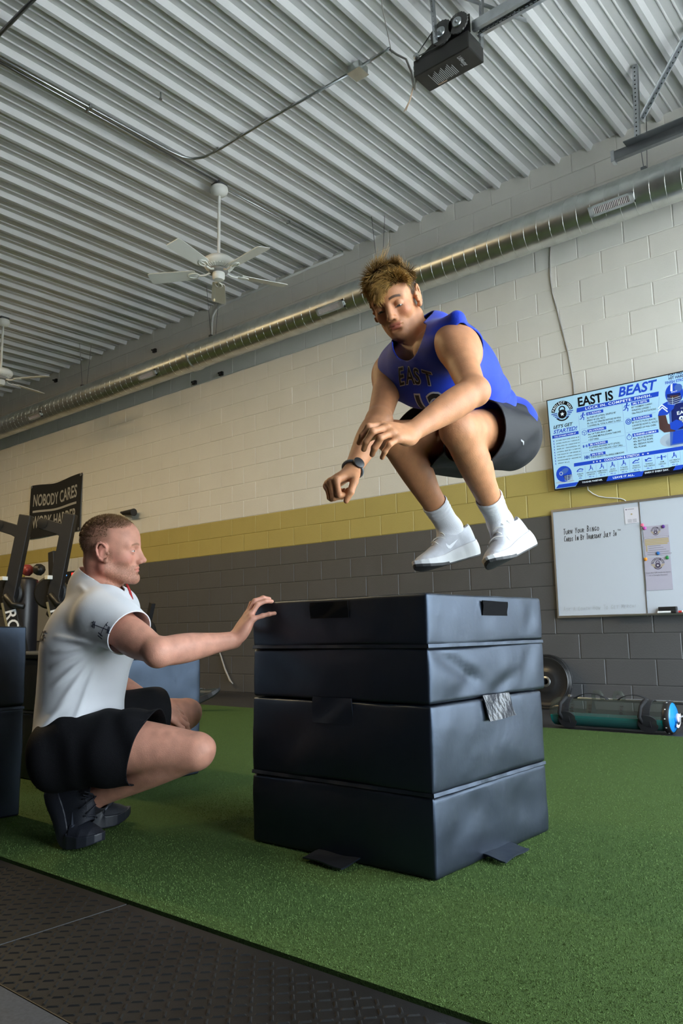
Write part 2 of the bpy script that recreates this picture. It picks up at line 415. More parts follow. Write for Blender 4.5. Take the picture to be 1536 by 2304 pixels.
SE = .30
S_bg = scr('pale_blue', (.36, .60, .78), SE); S_blue = scr('blue', (.015, .06, .48), SE); S_navy = scr('navy', (.012, .02, .12), SE); S_blk = scr('black', (.006, .007, .012), .2)
S_wht = scr('white', (.70, .82, .92), SE); S_mid = scr('steel_blue', (.06, .13, .42), SE); S_skin = scr('brown', (.07, .04, .04), SE); S_lt = scr('light_grey', (.35, .45, .55), SE)
screen = tvbox(.008, .012, TW-.008, TH-.008, -.006, 0).build('screen', S_bg, tv)
S = Sheet(TVB, TU, TVv, TN, .00035)
S.text(S_blk, 'EAST IS', .279, .678, .075, .30, bold=.03); S.text(S_blue, 'BEAST', .622, .690, .075, .315, bold=.028, shear=.25)
S.rect(S_blue, .258, .630, .935, .667, 1, .006); S.text(S_wht, 'LOCK IN. COMPETE. FINISH.', .338, .639, .020, .545, bold=.02, sp=1.15)
badge(S, .133, .658, .098, S_blk, S_mid, S_wht, S_bg)
S.text(S_blk, "LET'S GET", .042, .530, .026, .175, bold=.02, shear=.3); S.text(S_blue, 'STARTED!', .038, .487, .030, .215, bold=.022, shear=.3); S.line(S_blue, [(.06, .481), (.25, .484)], .002)
S.rect(S_blue, .023, .446, .260, .473); S.text(S_wht, 'FULL DYNAMIC WARM UP', .045, .453, .012, .19, bold=.01)
LST = ['20 YARD HIGH KNEE WALK 4x HI', 'LATERAL SHUFFLE 20 + CARIOCA 20', 'WALL BALL 20 + DEAD STOP 20', 'SKIPS 20 + BACKPEDAL 20', 'LATERAL SKIP 20 + A SKIP 20', 'TOE TOUCH 20 + HIP OPENER 20', 'POWER SKIP + LATERAL LUNGE 5 ea', 'INCHWORM 20 + BOUND 20', 'SPRINT 20 x 2']
for i, t in enumerate(LST):
    S.text(S_blk, t, .055, .418-i*.0245, .009, .205 if i < 8 else .10, bold=.004); S.disc(S_blue, .033, .425-i*.0245, .004); S.line(S_blue, [(.033, .421-i*.0245), (.029, .414-i*.0245)], .002); S.line(S_blue, [(.033, .421-i*.0245), (.038, .413-i*.0245)], .002)
def runner(u, v, s, m=S_blue, pose=0):
    S.disc(m, u+.10*s, v+.42*s, .10*s)
    S.line(m, [(u+.06*s, v+.30*s), (u-.04*s, v-.02*s)], .15*s)
    S.line(m, [(u-.04*s, v), (u+.16*s, v-.12*s), (u+.10*s, v-.40*s)], .09*s); S.line(m, [(u-.04*s, v), (u-.18*s, v-.22*s), (u-.36*s, v-.24*s)], .09*s)
    S.line(m, [(u+.05*s, v+.26*s), (u+.26*s, v+.14*s), (u+.34*s, v+.26*s)], .07*s); S.line(m, [(u+.03*s, v+.26*s), (u-.18*s, v+.20*s), (u-.24*s, v+.02*s)], .07*s)
runner(.307, .585, .07)
def sect(t, u, v, w, lines, lu, lv, ld, ws, h=.026):
    S.rect(S_blue, u, v, u+w, v+h); S.text(S_wht, t, u+.012, v+.006, .014, w-.03, bold=.02)
    for i, q in enumerate(lines): S.text(S_blk, q, lu, lv-i*ld, .0135, ws[i], bold=.008)
sect('1) 1 ROUND:', .341, .588, .145, ['2ea PUSH UP LATERAL SHUFFLE 40\'', 'SPRINT 40\' (30s. REST)', '80s. CALL OUT SPRINTER SWITCHES ON WALL', '2 (10,WIRED) 30s. TOTAL 5s. SPRINT 5s. HOLD'], .342, .561, .0235, [.245, .155, .285, .28])
sect('2A) 2 ROUNDS:', .337, .444, .16, ['3ea 1/4 TURN BOX JUMPS', '+ 8 SUPINE MB PULLDOWN THROWS', '+ DOT DRILL'], .338, .421, .0235, [.205, .275, .09])
sect('2B) 2 ROUNDS:', .334, .328, .165, ['10 LATERAL BOUNDS W/TT (STICK)', '+ 8ea SHOT PUT THROWS + DOT DRILL'], .338, .309, .0235, [.258, .282], .024)
sect('3A) 3 SETS:', .343, .241, .128, ['10 BOX SQUATS + 10ea SINGLE ARM ROWS'], .345, .225, .02, [.278], .024)
sect('3B) 3 SETS:', .717, .597, .145, ['80\' FARMERS CARRY', 'WALKING LUNGES +', '10ea PALLOF ROTATIONS'], .717, .574, .0235, [.165, .15, .19])
sect('4) 2 ROUNDS:', .709, .473, .162, ['80\' PLATE PUSH (RACK)', '5 INVERTED ROWS 5s. HOLDS', '15 BANDED LAT PULL OVERS'], .709, .450, .0245, [.19, .20, .185])
sect('5) FINISHER x2 EMOM 8', .703, .344, .205, ['40s. BOX BURPEES', '40s. BATTLE ROPE', '40s. SEESAW ROW', '40s. PLANK'], .705, .321, .0235, [.158, .155, .155, .10])
S.arc(S_blue, .682, .473, .018, .024, 0, 2*PI); S.arc(S_blue, .682, .473, .007, .013, 0, 2*PI)
S.arc(S_blue, .676, .345, .017, .021, 0, 2*PI); S.line(S_blue, [(.676, .345), (.676, .357)], .003); S.rect(S_blue, .671, .367, .681, .374)
runner(.677, .590, .075)
P6 = [(.31+.022*math.cos(a), .448+.022*math.sin(a)) for a in [PI/6+i*PI/3 for i in range(6)]]; S.line(S_blue, P6+[P6[0]], .003); S.line(S_blue, [P6[0], (.31, .448), P6[2]], .003); S.line(S_blue, [(.31, .448), P6[4]], .003)
S.line(S_blue, [(.285, .335), (.325, .335)], .003)
for q in (.288, .295, .315, .322): S.line(S_blue, [(q, .325), (q, .345)], .005)
S.disc(S_mid, .312, .240, .015); S.line(S_mid, [(.29, .24), (.334, .24)], .004)
for q in (.292, .332): S.line(S_mid, [(q, .226), (q, .254)], .006)
for P in ([(.273, .60), (.265, .221)], [(.645, .628), (.647, .229)], [(.286, .482), (.639, .484)], [(.28, .366), (.637, .368)], [(.278, .278), (.641, .280)], [(.66, .505), (.90, .506)], [(.655, .385), (.90, .386)], [(.27, .62), (.93, .63)], [(.94, .62), (.92, .52)]): S.line(S_mid, P, .0012, 1)
S.rect(S_blue, .192, .178, 1.40, .207, 2, .003); S.text(S_wht, 'COOLDOWN & STRETCH', .455, .184, .018, .285, bold=.02, k=4)
for i in range(3): S.star(S_wht, .365+i*.028, .192, .009)
for i in range(2): S.star(S_wht, .77+i*.04, .192, .009)
ST = [('CHILD\'S\nPOSE', '60s.'), ('HIP FLEXOR\nSTRETCH', '40s. ea'), ('HAMSTRING\nSTRETCH', '40s. ea'), ('QUAD\nSTRETCH', '45s. ea'), ('IT BAND\nSTRETCH', '45s. ea'), ('PIGEON\nSTRETCH', '45s. ea'), ('THREAD\nTHE NEEDLE', '60s. ea'), ('ARM\nCIRCLES', '60s.'), ('LAT REACH\nSTRETCH', '45s. ea'), ('COBRA\nPOSE', '45s.')]
CX = [.24, .335, .428, .518, .610, .708, .81, .91, 1.005, 1.10]
def stretcher(u, v, i):
    m = S_blue; s = .05
    if i in (0, 5, 6):
        S.disc(m, u+.5*s*(1 if i != 6 else -1), v+.05*s+(.25*s if i == 5 else 0), .11*s); S.line(m, [(u+.38*s, v+.12*s), (u, v+.2*s), (u-.4*s, v-.05*s), (u-.5*s, v-.2*s)], .16*s); S.line(m, [(u-.5*s, v-.22*s), (u+.5*s, v-.22*s)], .09*s)
    elif i == 7:
        S.disc(m, u, v+.32*s, .11*s); S.line(m, [(u, v+.2*s), (u, v-.3*s)], .22*s); S.line(m, [(u-.6*s, v+.08*s), (u+.6*s, v+.08*s)], .1*s); S.arc(m, u-.6*s, v+.05*s, .12*s, .17*s, 0, 5); S.arc(m, u+.6*s, v+.05*s, .12*s, .17*s, 0, 5)
    else:
        S.disc(m, u+.02*s, v+.42*s, .11*s); S.line(m, [(u, v+.3*s), (u-.05*s, v)], .17*s); S.line(m, [(u-.05*s, v), (u+.3*s, v-.05*s), (u+.3*s, v-.35*s)], .1*s); S.line(m, [(u-.05*s, v), (u-.35*s, v-.3*s)], .1*s); S.line(m, [(u, v+.25*s), (u+.3*s, v+.1*s)], .07*s)
for i, (a, b) in enumerate(ST):
    for j, q in enumerate(a.split('\n')): S.text(S_blk, q, CX[i], .105-j*.017, .0105, bold=.006, align='CENTER')
    S.text(S_blue, b, CX[i], .070, .011, bold=.01, align='CENTER'); stretcher(CX[i], .143, i)
    if i: S.line(S_mid, [((CX[i]+CX[i-1])/2, .168), ((CX[i]+CX[i-1])/2-.004, .062)], .0012, 1)
S.poly(S_blk, [(.19, .012), (1.41, .012), (1.41, .062), (.985, .062), (.96, .058), (.74, .058), (.73, .062), (.47, .058), (.225, .056)], 1)
S.rect(S_blue, .013, .016, .19, .046, 2, .03); S.poly(S_blue, [(.455, .018), (.745, .018), (.765, .058), (.475, .058)], 2); S.poly(S_blue, [(.985, .03), (1.05, .03), (1.075, .064), (1.01, .064)], 2)
S.text(S_wht, 'TOUGHER TOGETHER.', .250, .030, .012, .175, bold=.02, k=4); S.text(S_wht, 'LEAVE IT ALL.', .512, .031, .015, .175, bold=.03, k=4, sp=1.1); S.text(S_wht, 'EARN IT EVERY DAY.', .770, .035, .013, .185, bold=.02, k=4)
for t, v, u0 in (('PLAY FAST.', .768, 1.024), ('HIT HARD.', .741, 1.026), ('FINISH STRONG.', .711, .997)): S.text(S_blue if 'FIN' in t else S_navy, t, u0, v, .021, .125 if 'FIN' not in t else .185, bold=.022)
def helmet(u, v, r, flip=1, k=3):
    S.disc(S_blue, u, v, r, k, ry=r*.98); S.disc(S_mid, u+flip*.15*r, v+.35*r, r*.5, k+1, ry=r*.3, rot=.4*flip)
    S.poly(S_navy, [(u-flip*.1*r, v-.2*r), (u+flip*.95*r, v-.15*r), (u+flip*.8*r, v-.75*r), (u+flip*.1*r, v-.8*r)], k+2)
    for i in range(4): S.line(S_lt, [(u+flip*.05*r, v-(.3+.16*i)*r), (u+flip*1.08*r, v-(.28+.2*i)*r)], .06*r, k+3)
    for q in (.45, .8, 1.05): S.line(S_lt, [(u+flip*q*r, v-.2*r), (u+flip*q*.9*r, v-.9*r)], .06*r, k+3)
    S.arc(S_lt, u-flip*.35*r, v+.1*r, .14*r, .24*r, 0, 2*PI, k+2)
S.disc(S_lt, .10, .063, .085, 1, ry=.012); helmet(.098, .130, .070, 1)
# football player print
S.disc(S_lt, 1.0, .27, .09, 1, ry=.055); S.disc(S_lt, 1.05, .25, .1, 1, ry=.045)
S.poly(S_mid, [(.985, .225), (1.25, .225), (1.26, .33), (1.24, .5), (1.20, .56), (1.05, .56), (1.0, .52), (1.0, .42)], 2)
S.poly(S_blue, [(1.0, .235), (1.24, .235), (1.22, .33), (1.02, .335)], 3)
S.poly(S_navy, [(1.01, .34), (1.22, .34), (1.23, .54), (1.06, .545), (1.02, .50)], 3)
S.poly(S_blue, [(.925, .50), (.945, .555), (1.0, .575), (1.05, .56), (1.04, .51), (.985, .47), (.915, .475)], 4)
for q in (0, .022): S.line(S_wht, [(.925, .512+q), (.955, .535+q*.9), (.99, .495+q)], .009, 5)
S.poly(S_skin, [(.918, .475), (.975, .47), (.985, .40), (1.03, .375), (1.06, .36), (1.03, .33), (.95, .335), (.918, .37)], 4)
S.poly(S_blue, [(1.0, .40), (1.05, .42), (1.09, .40), (1.10, .365), (1.04, .335), (1.0, .355)], 6); S.disc(S_skin, 1.07, .385, .05, 5, ry=.03, rot=.3)
S.text(S_wht, 'EAST', 1.06, .455, .026, .10, bold=.02, k=6); S.text(S_lt, 'GO', 1.09, .495, .012, bold=.01, k=6); S.text(S_wht, '9', 1.07, .385, .055, bold=.03, k=5)
S.disc(S_blue, 1.055, .625, .068, 5, ry=.082); S.poly(S_wht, [(1.035, .70), (1.05, .706), (1.045, .645), (1.028, .65)], 6); S.disc(S_mid, 1.09, .665, .03, 6)
S.poly(S_navy, [(1.0, .63), (1.10, .625), (1.105, .57), (1.07, .545), (1.02, .55), (1.0, .58)], 6); S.poly(S_skin, [(1.02, .615), (1.085, .61), (1.085, .585), (1.03, .585)], 7)
for q in (.60, .585, .57, .555): S.line(S_lt, [(1.0, q), (1.04, q-.012), (1.10, q-.004)], .004, 8)
S.line(S_lt, [(1.04, .60), (1.035, .54)], .004, 8); S.text(S_wht, 'EAST', 1.035, .635, .010, .045, k=8)
S.build(screen, {})
# cable of the television
tc = MB().tube([(-2.589, D-.03, 1.86), (-2.585, D-.03, 1.80), (-2.55, D-.02, 1.765), (-2.507, D-.015, 1.738), (-2.44, D-.015, 1.718), (-2.378, D-.015, 1.708), (-2.32, D-.015, 1.695), (-2.295, D-.012, 1.682), (-2.284, D-.008, 1.671)], .0045).build('power_cable', M_wcable, org=(-2.4, D-.02, 1.7), smooth=True)
tag(tc, 'white cable drooping from television to whiteboard', 'cable')
wc = MB().tube([(-2.786, D-.012, 4.12), (-2.80, D-.012, 3.95), (-2.811, D-.012, 3.781), (-2.80, D-.012, 3.62), (-2.771, D-.012, 3.476), (-2.715, D-.012, 3.172), (-2.69, D-.012, 3.03), (-2.673, D-.012, 2.879), (-2.66, D-.012, 2.75), (-2.66, D-.012, 2.55)], .006).build('wall_cable', M_cable, org=(-2.72, D-.01, 3.3), smooth=True)
tag(wc, 'thin grey cable hanging down the cream wall from duct to television', 'cable')

# ------------------------------------------------------------------ whiteboard
wbd = thing('whiteboard', 'large whiteboard with a handwritten note, mounted under the television', 'whiteboard', (-2.0, D-.02, .76))
M_wb = mat('whiteboard_enamel', (.60, .65, .73), .18, spec=.5)
WX0, WXS, WX1, WZ0, WZ1 = -2.908, -2.172, -1.30, .762, 1.648
yb = D-.028
pan = MB().box((WX0, yb, WZ0), (WXS-.001, D-.006, WZ1)).build('panel', M_wb, wbd); MB().box((WXS+.001, yb, WZ0), (WX1, D-.006, WZ1)).build('panel', M_wb, wbd)
fr = MB().box((WX0-.012, yb-.008, WZ1), (WX1, D-.004, WZ1+.018)); fr.build('frame_rail', M_alu, wbd)
MB().box((WX0-.012, yb-.008, WZ0-.018), (WX1, D-.004, WZ0)).build('frame_rail', M_alu, wbd)
MB().box((WX0-.014, yb-.009, WZ0-.018), (WX0, D-.004, WZ1+.018)).build('frame_rail', M_alu, wbd)
MB().box((WXS-.003, yb-.006, WZ0-.022), (WXS+.003, yb, WZ1+.020)).build('joint_strip', M_alu, wbd)
MB().box((WX0+.45, yb-.055, WZ0-.012), (WX1, yb-.008, WZ0-.004)).build('pen_tray', M_alu, wbd)
SW = Sheet((0, yb, 0), (1, 0, 0), (0, 0, 1), (0, -1, 0), .0006)
M_pen = mat('black_marker', (.02, .02, .025), .6); M_penf = mat('faded_marker', (.45, .48, .52), .6)
def hand(t, x, z, h, wd, m, th):
    """marker lettering, stroke by stroke, slightly uneven"""
    G = {'T': [[(0,1),(.9,1)],[(.45,1),(.4,0)]], 'U': [[(0,.9),(.05,.2),(.4,0),(.75,.2),(.8,.9)]], 'R': [[(0,0),(.1,1),(.6,.85),(.55,.55),(.1,.5),(.7,0)]], 'A': [[(0,0),(.4,1),(.75,0)],[(.15,.4),(.6,.4)]], 'N': [[(0,0),(.05,1),(.65,0),(.7,1)]],
     'Y': [[(0,1),(.35,.5),(.75,1)],[(.35,.5),(.25,0)]], 'O': [[(.4,1),(.05,.7),(.1,.2),(.45,0),(.75,.3),(.7,.8),(.4,1)]], 'B': [[(0,0),(.05,1),(.6,.85),(.5,.55),(.1,.5),(.65,.35),(.55,.05),(0,0)]], 'I': [[(.2,1),(.2,0)]], 'G': [[(.75,.85),(.4,1),(.05,.6),(.15,.1),(.6,.05),(.7,.4),(.4,.4)]],
     'C': [[(.75,.9),(.35,1),(.05,.55),(.2,.05),(.7,.1)]], 'D': [[(0,0),(.05,1),(.6,.8),(.7,.35),(.4,.05),(0,0)]], 'S': [[(.7,.9),(.3,1),(.1,.75),(.6,.4),(.5,.05),(0,.1)]], 'H': [[(0,0),(.05,1)],[(.65,0),(.7,1)],[(.03,.5),(.68,.5)]], 'J': [[(.6,1),(.55,.1),(.3,-.05),(.05,.15)]], 'L': [[(.1,1),(.05,0),(.6,0)]],
     'E': [[(.6,1),(.05,1),(.05,0),(.65,0)],[(.05,.5),(.5,.5)]], 'K': [[(.05,1),(.05,0)],[(.65,1),(.08,.5),(.7,0)]], 'W': [[(0,1),(.2,0),(.45,.7),(.65,0),(.85,1)]], 'M': [[(0,0),(.1,1),(.45,.3),(.75,1),(.85,0)]], '3': [[(.05,.9),(.5,1),(.55,.7),(.25,.5),(.6,.35),(.45,0),(0,.1)]], '0': [[(.35,1),(.05,.6),(.3,0),(.6,.4),(.35,1)]], '!': [[(.2,1),(.2,.3)],[(.2,.08),(.2,0)]]}
    n = len(t); adv = wd/n
    for i, ch in enumerate(t):
        g = G.get(ch.upper())
        if not g: continue
        big = (i == 0 or t[i-1] == ' '); hh = h*(1.15 if big else .78)*rnd.uniform(.92, 1.08); dz = rnd.uniform(-.05, .05)*h + i*.00035
        for st in g: SW.line(m, [(x+i*adv+p[0]*adv*.9+p[1]*adv*.12, z+dz+p[1]*hh) for p in st], th)
hand('TURN YOUR BINGO', -2.826, 1.447, .042, .315, M_pen, .0042); hand('CARDS IN BY THURSDAY JULY 30', -2.822, 1.384, .040, .455, M_pen, .0042)
SW.text(M_pen, 'TH', -2.362, 1.432, .014, k=2)
hand('ASK A COACH HOW TO GET MERCH!', -2.866, .800, .030, .62, M_penf, .0026)
for o in SW.build(wbd, {}): o.name = 'writing'
M_paper = mat('lilac_grey_paper', (.47, .45, .55), .8); M_paperw = mat('white_paper', (.72, .71, .78), .8); M_gold = mat('tan_print', (.50, .40, .22), .8); M_plum = mat('plum_print', (.09, .07, .12), .8); M_gtxt = mat('grey_print', (.25, .24, .28), .8)
def paper(name, x0, z0, x1, z1, m, label, tilt=0):
    p = MB().box((x0, yb-.0035, z0), (x1, yb-.002, z1)).build(name, m, org=((x0+x1)/2, yb-.002, (z0+z1)/2)); tag(p, label, 'paper', 'papers on the whiteboard'); return p
p0 = paper('notice', -2.295, 1.482, -2.180, 1.611, M_paperw, 'small white printed notice at the top of the whiteboard')
q = Sheet((0, yb-.0036, 0), (1, 0, 0), (0, 0, 1), (0, -1, 0)); q.disc(M_plum, -2.279, 1.597, .005); q.rect(M_gtxt, -2.27, 1.595, -2.215, 1.599); q.disc(M_gold, -2.238, 1.556, .007)
for i in range(4): q.rect(M_gtxt, -2.273, 1.512-i*.007, -2.24+.004*(i % 2), 1.5145-i*.007); q.rect(M_gtxt, -2.232, 1.512-i*.007, -2.20, 1.5145-i*.007)
q.build(p0, {})
p1 = paper('flyer', -2.158, 1.207, -1.960, 1.445, M_paper, 'lilac flyer with tan highlighted lines, held by purple and blue magnets')
q = Sheet((0, yb-.0036, 0), (1, 0, 0), (0, 0, 1), (0, -1, 0)); badge(q, -2.06, 1.398, .038, M_plum, M_gold, M_paperw, M_paper)
q.rect(M_plum, -2.155, 1.348, -1.963, 1.357); q.rect(M_paperw, -2.153, 1.350, -1.965, 1.355, 2)
for i in range(4): q.rect(M_gold, -2.15, 1.332-i*.0125, -1.966-.01*(i == 3), 1.342-i*.0125)
q.rect(M_gold, -2.143, 1.245, -2.134, 1.295)
for i in range(5): q.rect(M_gtxt, -2.125 if i < 3 else -2.137, 1.284-i*.0165, -2.03+.02*i, 1.288-i*.0165)
q.build(p1, {})
p2 = paper('flyer', -2.165, .94, -1.963, 1.199, M_paper, 'lilac flyer with a round emblem, lowest paper on the whiteboard')
q = Sheet((0, yb-.0036, 0), (1, 0, 0), (0, 0, 1), (0, -1, 0)); badge(q, -2.062, 1.140, .052, M_plum, M_gold, M_paperw, M_paper)
q.text(M_gtxt, 'Scan the QR code to leave', -2.157, 1.072, .011, .185, bold=.006); q.text(M_gtxt, 'us a Google Review!', -2.135, 1.052, .011, .14, bold=.006); q.build(p2, {})
for x, z, c, nm in ((-2.159, 1.459, (.80, .18, .30), 'pink round magnet above the flyers'), (-2.142, 1.432, (.55, .09, .42), 'magenta round magnet on the corner of the upper flyer'), (-1.998, 1.431, (.09, .03, .22), 'dark purple round magnet on the upper flyer'), (-2.054, 1.226, (.02, .13, .42), 'blue round magnet at the foot of the upper flyer'), (-2.153, 1.186, (.70, .28, .03), 'orange round magnet on the lower flyer'), (-1.987, 1.186, (.02, .20, .05), 'green round magnet on the lower flyer')):
    m = MB().lathe([(.0135, 0), (.014, .004), (.0125, .009), (.009, .0115), (.003, .0125)], (x, yb-.004, z), (0, -1, 0), 20).build('magnet', mat('magnet_'+nm.split()[0], c, .3), org=(x, yb-.004, z), smooth='auto'); tag(m, nm, 'magnet', 'round magnets')
er = thing('board_eraser', 'black felt whiteboard eraser lying on the pen tray', 'eraser', (-2.005, yb-.03, WZ0-.004))
MB().box((-2.072, yb-.052, WZ0+.016), (-1.938, yb-.012, WZ0+.046)).build('grip', M_black, er, bevel=.004); MB().box((-2.070, yb-.050, WZ0-.004), (-1.940, yb-.014, WZ0+.016)).build('felt_pad', mat('grey_felt', (.10, .10, .11), .95), er)
mk = thing('marker_pen', 'white marker pen with black cap in front of the eraser', 'marker', (-2.0, yb-.062, WZ0-.004))
MB().tube([(-2.072, yb-.064, WZ0+.005), (-1.972, yb-.064, WZ0+.005)], .0085, 12).build('barrel', M_white, mk, smooth='auto'); MB().tube([(-1.972, yb-.064, WZ0+.005), (-1.935, yb-.064, WZ0+.005)], .0095, 12).build('cap', M_black, mk, smooth='auto')
mk = thing('marker_pen', 'red marker pen lying beside the eraser', 'marker', (-1.87, yb-.04, WZ0-.004))
MB().tube([(-1.925, yb-.04, WZ0+.005), (-1.90, yb-.04, WZ0+.005)], .0085, 12).build('cap', mat('red_plastic', (.6, .04, .03), .4), mk, smooth='auto'); MB().tube([(-1.90, yb-.04, WZ0+.005), (-1.80, yb-.04, WZ0+.005)], .0085, 12).build('barrel', M_white, mk, smooth='auto')
# ------------------------------------------------------------------ spiral duct
DY, DZ, DR = 6.0, 4.068, .162
du = thing('spiral_duct', 'round galvanised spiral duct running along the top of the wall', 'duct', (-6, DY, DZ-DR))
M_reg = mat('grey_register', (.42, .44, .45), .45, .3); M_regd = mat('register_dark', (.02, .015, .015), .8); M_blade_r = mat('register_blade', (.62, .57, .58), .5)
xs = [XL, -7.42, -7.42, -7.30, -7.30, XR]
def duct_seg(x0, x1, r, nm):
    MB().lathe([(r, 0), (r, x1-x0)], (x0, DY, DZ), (1, 0, 0), 48, cap=False).build(nm, M_galv, du, smooth=True)
duct_seg(XL, -7.41, DR, 'duct_run'); duct_seg(-7.31, XR, DR, 'duct_run')
MB().lathe([(DR, -.01), (DR+.010, .0), (DR+.013, .01), (DR+.010, .02), (DR+.010, .09), (DR+.013, .10), (DR, .115)], (-7.42, DY, DZ), (1, 0, 0), 48, cap=False).build('coupling', M_galv, du, smooth='auto')
hp = []; pitch_d = .118; xa = XL; steps = 20
nturn = int((XR-XL)/pitch_d)
for i in range(nturn*steps):
    a = -2*PI*i/steps; hp.append((XL+i*pitch_d/steps, DY+DR*math.cos(a), DZ+DR*math.sin(a)))
MB().tube(hp, .0032, 5).build('spiral_seam', M_galv, du, smooth=True)
def register(xc, L=.36, ang=math.radians(212), H=.085):
    # faces the room and slightly down
    n = Vector((0, math.cos(ang), math.sin(ang))); t = Vector((0, -math.sin(ang), math.cos(ang))); t = t if t.z > 0 else -t
    c = Vector((xc, DY, DZ)) + n*(DR+.012); rot = Matrix((( 1, 0, 0), (0, t.y, n.y), (0, t.z, n.z)))
    def bx(b, u0, v0, w0, u1, v1, w1):
        P = [c + Vector((u, 0, 0)) + t*v + n*ww for ww in (w0, w1) for u, v in ((u0, v0), (u1, v0), (u1, v1), (u0, v1))]
        return b.add(P, [(0,3,2,1),(4,5,6,7),(0,1,5,4),(1,2,6,5),(2,3,7,6),(3,0,4,7)])
    fr = MB()
    for q in ((-L/2, -H/2, L/2, -H/2+.018), (-L/2, H/2-.018, L/2, H/2), (-L/2, -H/2, -L/2+.035, H/2), (L/2-.035, -H/2, L/2, H/2)): bx(fr, q[0], q[1], -.03, q[2], q[3], .008)
    f = fr.build('register_frame', M_reg, du)
    bx(MB(), -L/2+.03, -H/2+.01, -.03, L/2-.03, H/2-.01, -.012).build('register_opening', M_regd, f)
    nb = 21
    for i in range(nb):
        u = -L/2+.042 + (L-.084)*i/(nb-1); bx(MB(), u-.0028, -H/2+.017, -.011, u+.0028, H/2-.017, .003).build('register_blade', M_blade_r, f)
for xc in (-2.06, -5.02, -8.14, -10.94): register(xc)
for xh in (-1.815, -4.46, -7.0, -9.8):
    hs = MB(); hs.tube([(xh, DY-.05, DZ+DR-.01), (xh-.03, DY-.1, 4.86)], .003, 5); hs.tube([(xh, DY+.02, DZ+DR), (xh+.03, DY+.05, 4.86)], .003, 5); hs.box((xh-.02, DY-.07, DZ+DR-.03), (xh+.02, DY+.03, DZ+DR+.01))
    hs.build('hanger', M_dkmetal, du)

# ------------------------------------------------------------------ ceiling fans
def fan(x, y, zmot, label, a0, R=.66):
    f = thing('ceiling_fan', label, 'ceiling fan', (x, y, zmot-.15), 'white ceiling fans')
    MB().box((x-.055, y-.055, 4.775), (x+.055, y+.055, 4.81)).build('ceiling_box', M_dkmetal, f, bevel=.004)
    MB().lathe([(.055, .09), (.078, .085), (.083, .06), (.075, .03), (.05, .008), (.02, 0)], (x, y, 4.69), (0,0,1), 28).build('canopy', M_whitepl, f, smooth='auto')
    MB().tube([(x, y, 4.70), (x, y, zmot+.05)], .0135, 14).build('down_rod', M_whitepl, f, smooth='auto')
    MB().lathe([(.02, .105), (.05, .10), (.11, .085), (.142, .06), (.148, .035), (.14, .01), (.115, -.01), (.09, -.018)], (x, y, zmot), (0,0,1), 36).build('motor_housing', M_whitepl, f, smooth='auto')
    vn = MB()
    for k in range(30):
        a = 2*PI*k/30; c, s = math.cos(a), math.sin(a)
        vn.beam((x+.085*c, y+.085*s, zmot-.02), (x+.125*c, y+.125*s, zmot-.004), .006, .01)
    vn.build('vent_ring', M_whitepl, f); MB().lathe([(.08, -.018), (.085, -.024), (.085, -.05), (.07, -.06)], (x, y, zmot), (0,0,1), 28).build('flywheel', mat('fan_flywheel_grey', (.25, .25, .25), .6), f, smooth='auto')  # grey flywheel ring under the white motor housing
    MB().lathe([(.055, -.055), (.058, -.075), (.056, -.11), (.045, -.125), (.015, -.13)], (x, y, zmot), (0,0,1), 28).build('switch_housing', M_whitepl, f, smooth='auto')
    for k in range(5):
        a = a0+2*PI*k/5; u = Vector((math.cos(a), math.sin(a), 0)); t = Vector((-math.sin(a), math.cos(a), 0)); c0 = Vector((x, y, zmot-.055))
        th = math.radians(13); tt = t*math.cos(th) + Vector((0,0,1))*math.sin(th); nn = u.cross(tt)
        P = []
        for q, wd in ((.215, .052), (.24, .060), (.40, .066), (.60, .073), (.645, .071), (.66, .062)): P.append((q, wd))
        out = [(q, -w_) for q, w_ in P] + [(q, w_) for q, w_ in reversed(P)]
        bl = MB().prism([(p[0], p[1]) for p in out], c0 - nn*.003, u, tt, .006).build('blade', M_whitepl, f)
        ir = MB()
        ir.tube([c0+u*.075+Vector((0,0,.01)), c0+u*.12+Vector((0,0,-.012)), c0+u*.17+Vector((0,0,-.014)), c0+u*.20], [.011, .009, .009, .008], 8)
        for sgn in (-1, 1): ir.tube([c0+u*.18-nn*.008, c0+u*.205+tt*.028*sgn-nn*.008, c0+u*.245+tt*.034*sgn-nn*.008, c0+u*.28+tt*.018*sgn-nn*.008, c0+u*.29-nn*.008], .006, 6)
        ir.tube([c0+u*.18-nn*.008, c0+u*.29-nn*.008], .005, 6)
        ir.build('blade_iron', M_whitepl, bl, smooth=True)
    MB().tube([(x-.03, y-.02, zmot-.12), (x-.032, y-.022, zmot-.31)], .0012, 5).build('pull_chain', M_steel, f)
    MB().lathe([(.003, .018), (.008, .01), (.009, 0), (.005, -.01), (.001, -.013)], (x-.032, y-.022, zmot-.32), (0,0,1), 12).build('chain_knob', mat('wood_knob', (.7, .62, .45), .5), f, smooth=True)
    return f
fan(-5.189, 4.496, 3.99, 'white five blade ceiling fan in full view above the crouching man', math.radians(139))
fan(-9.626, 4.668, 4.02, 'white ceiling fan cut off by the left edge of the picture', math.radians(30))

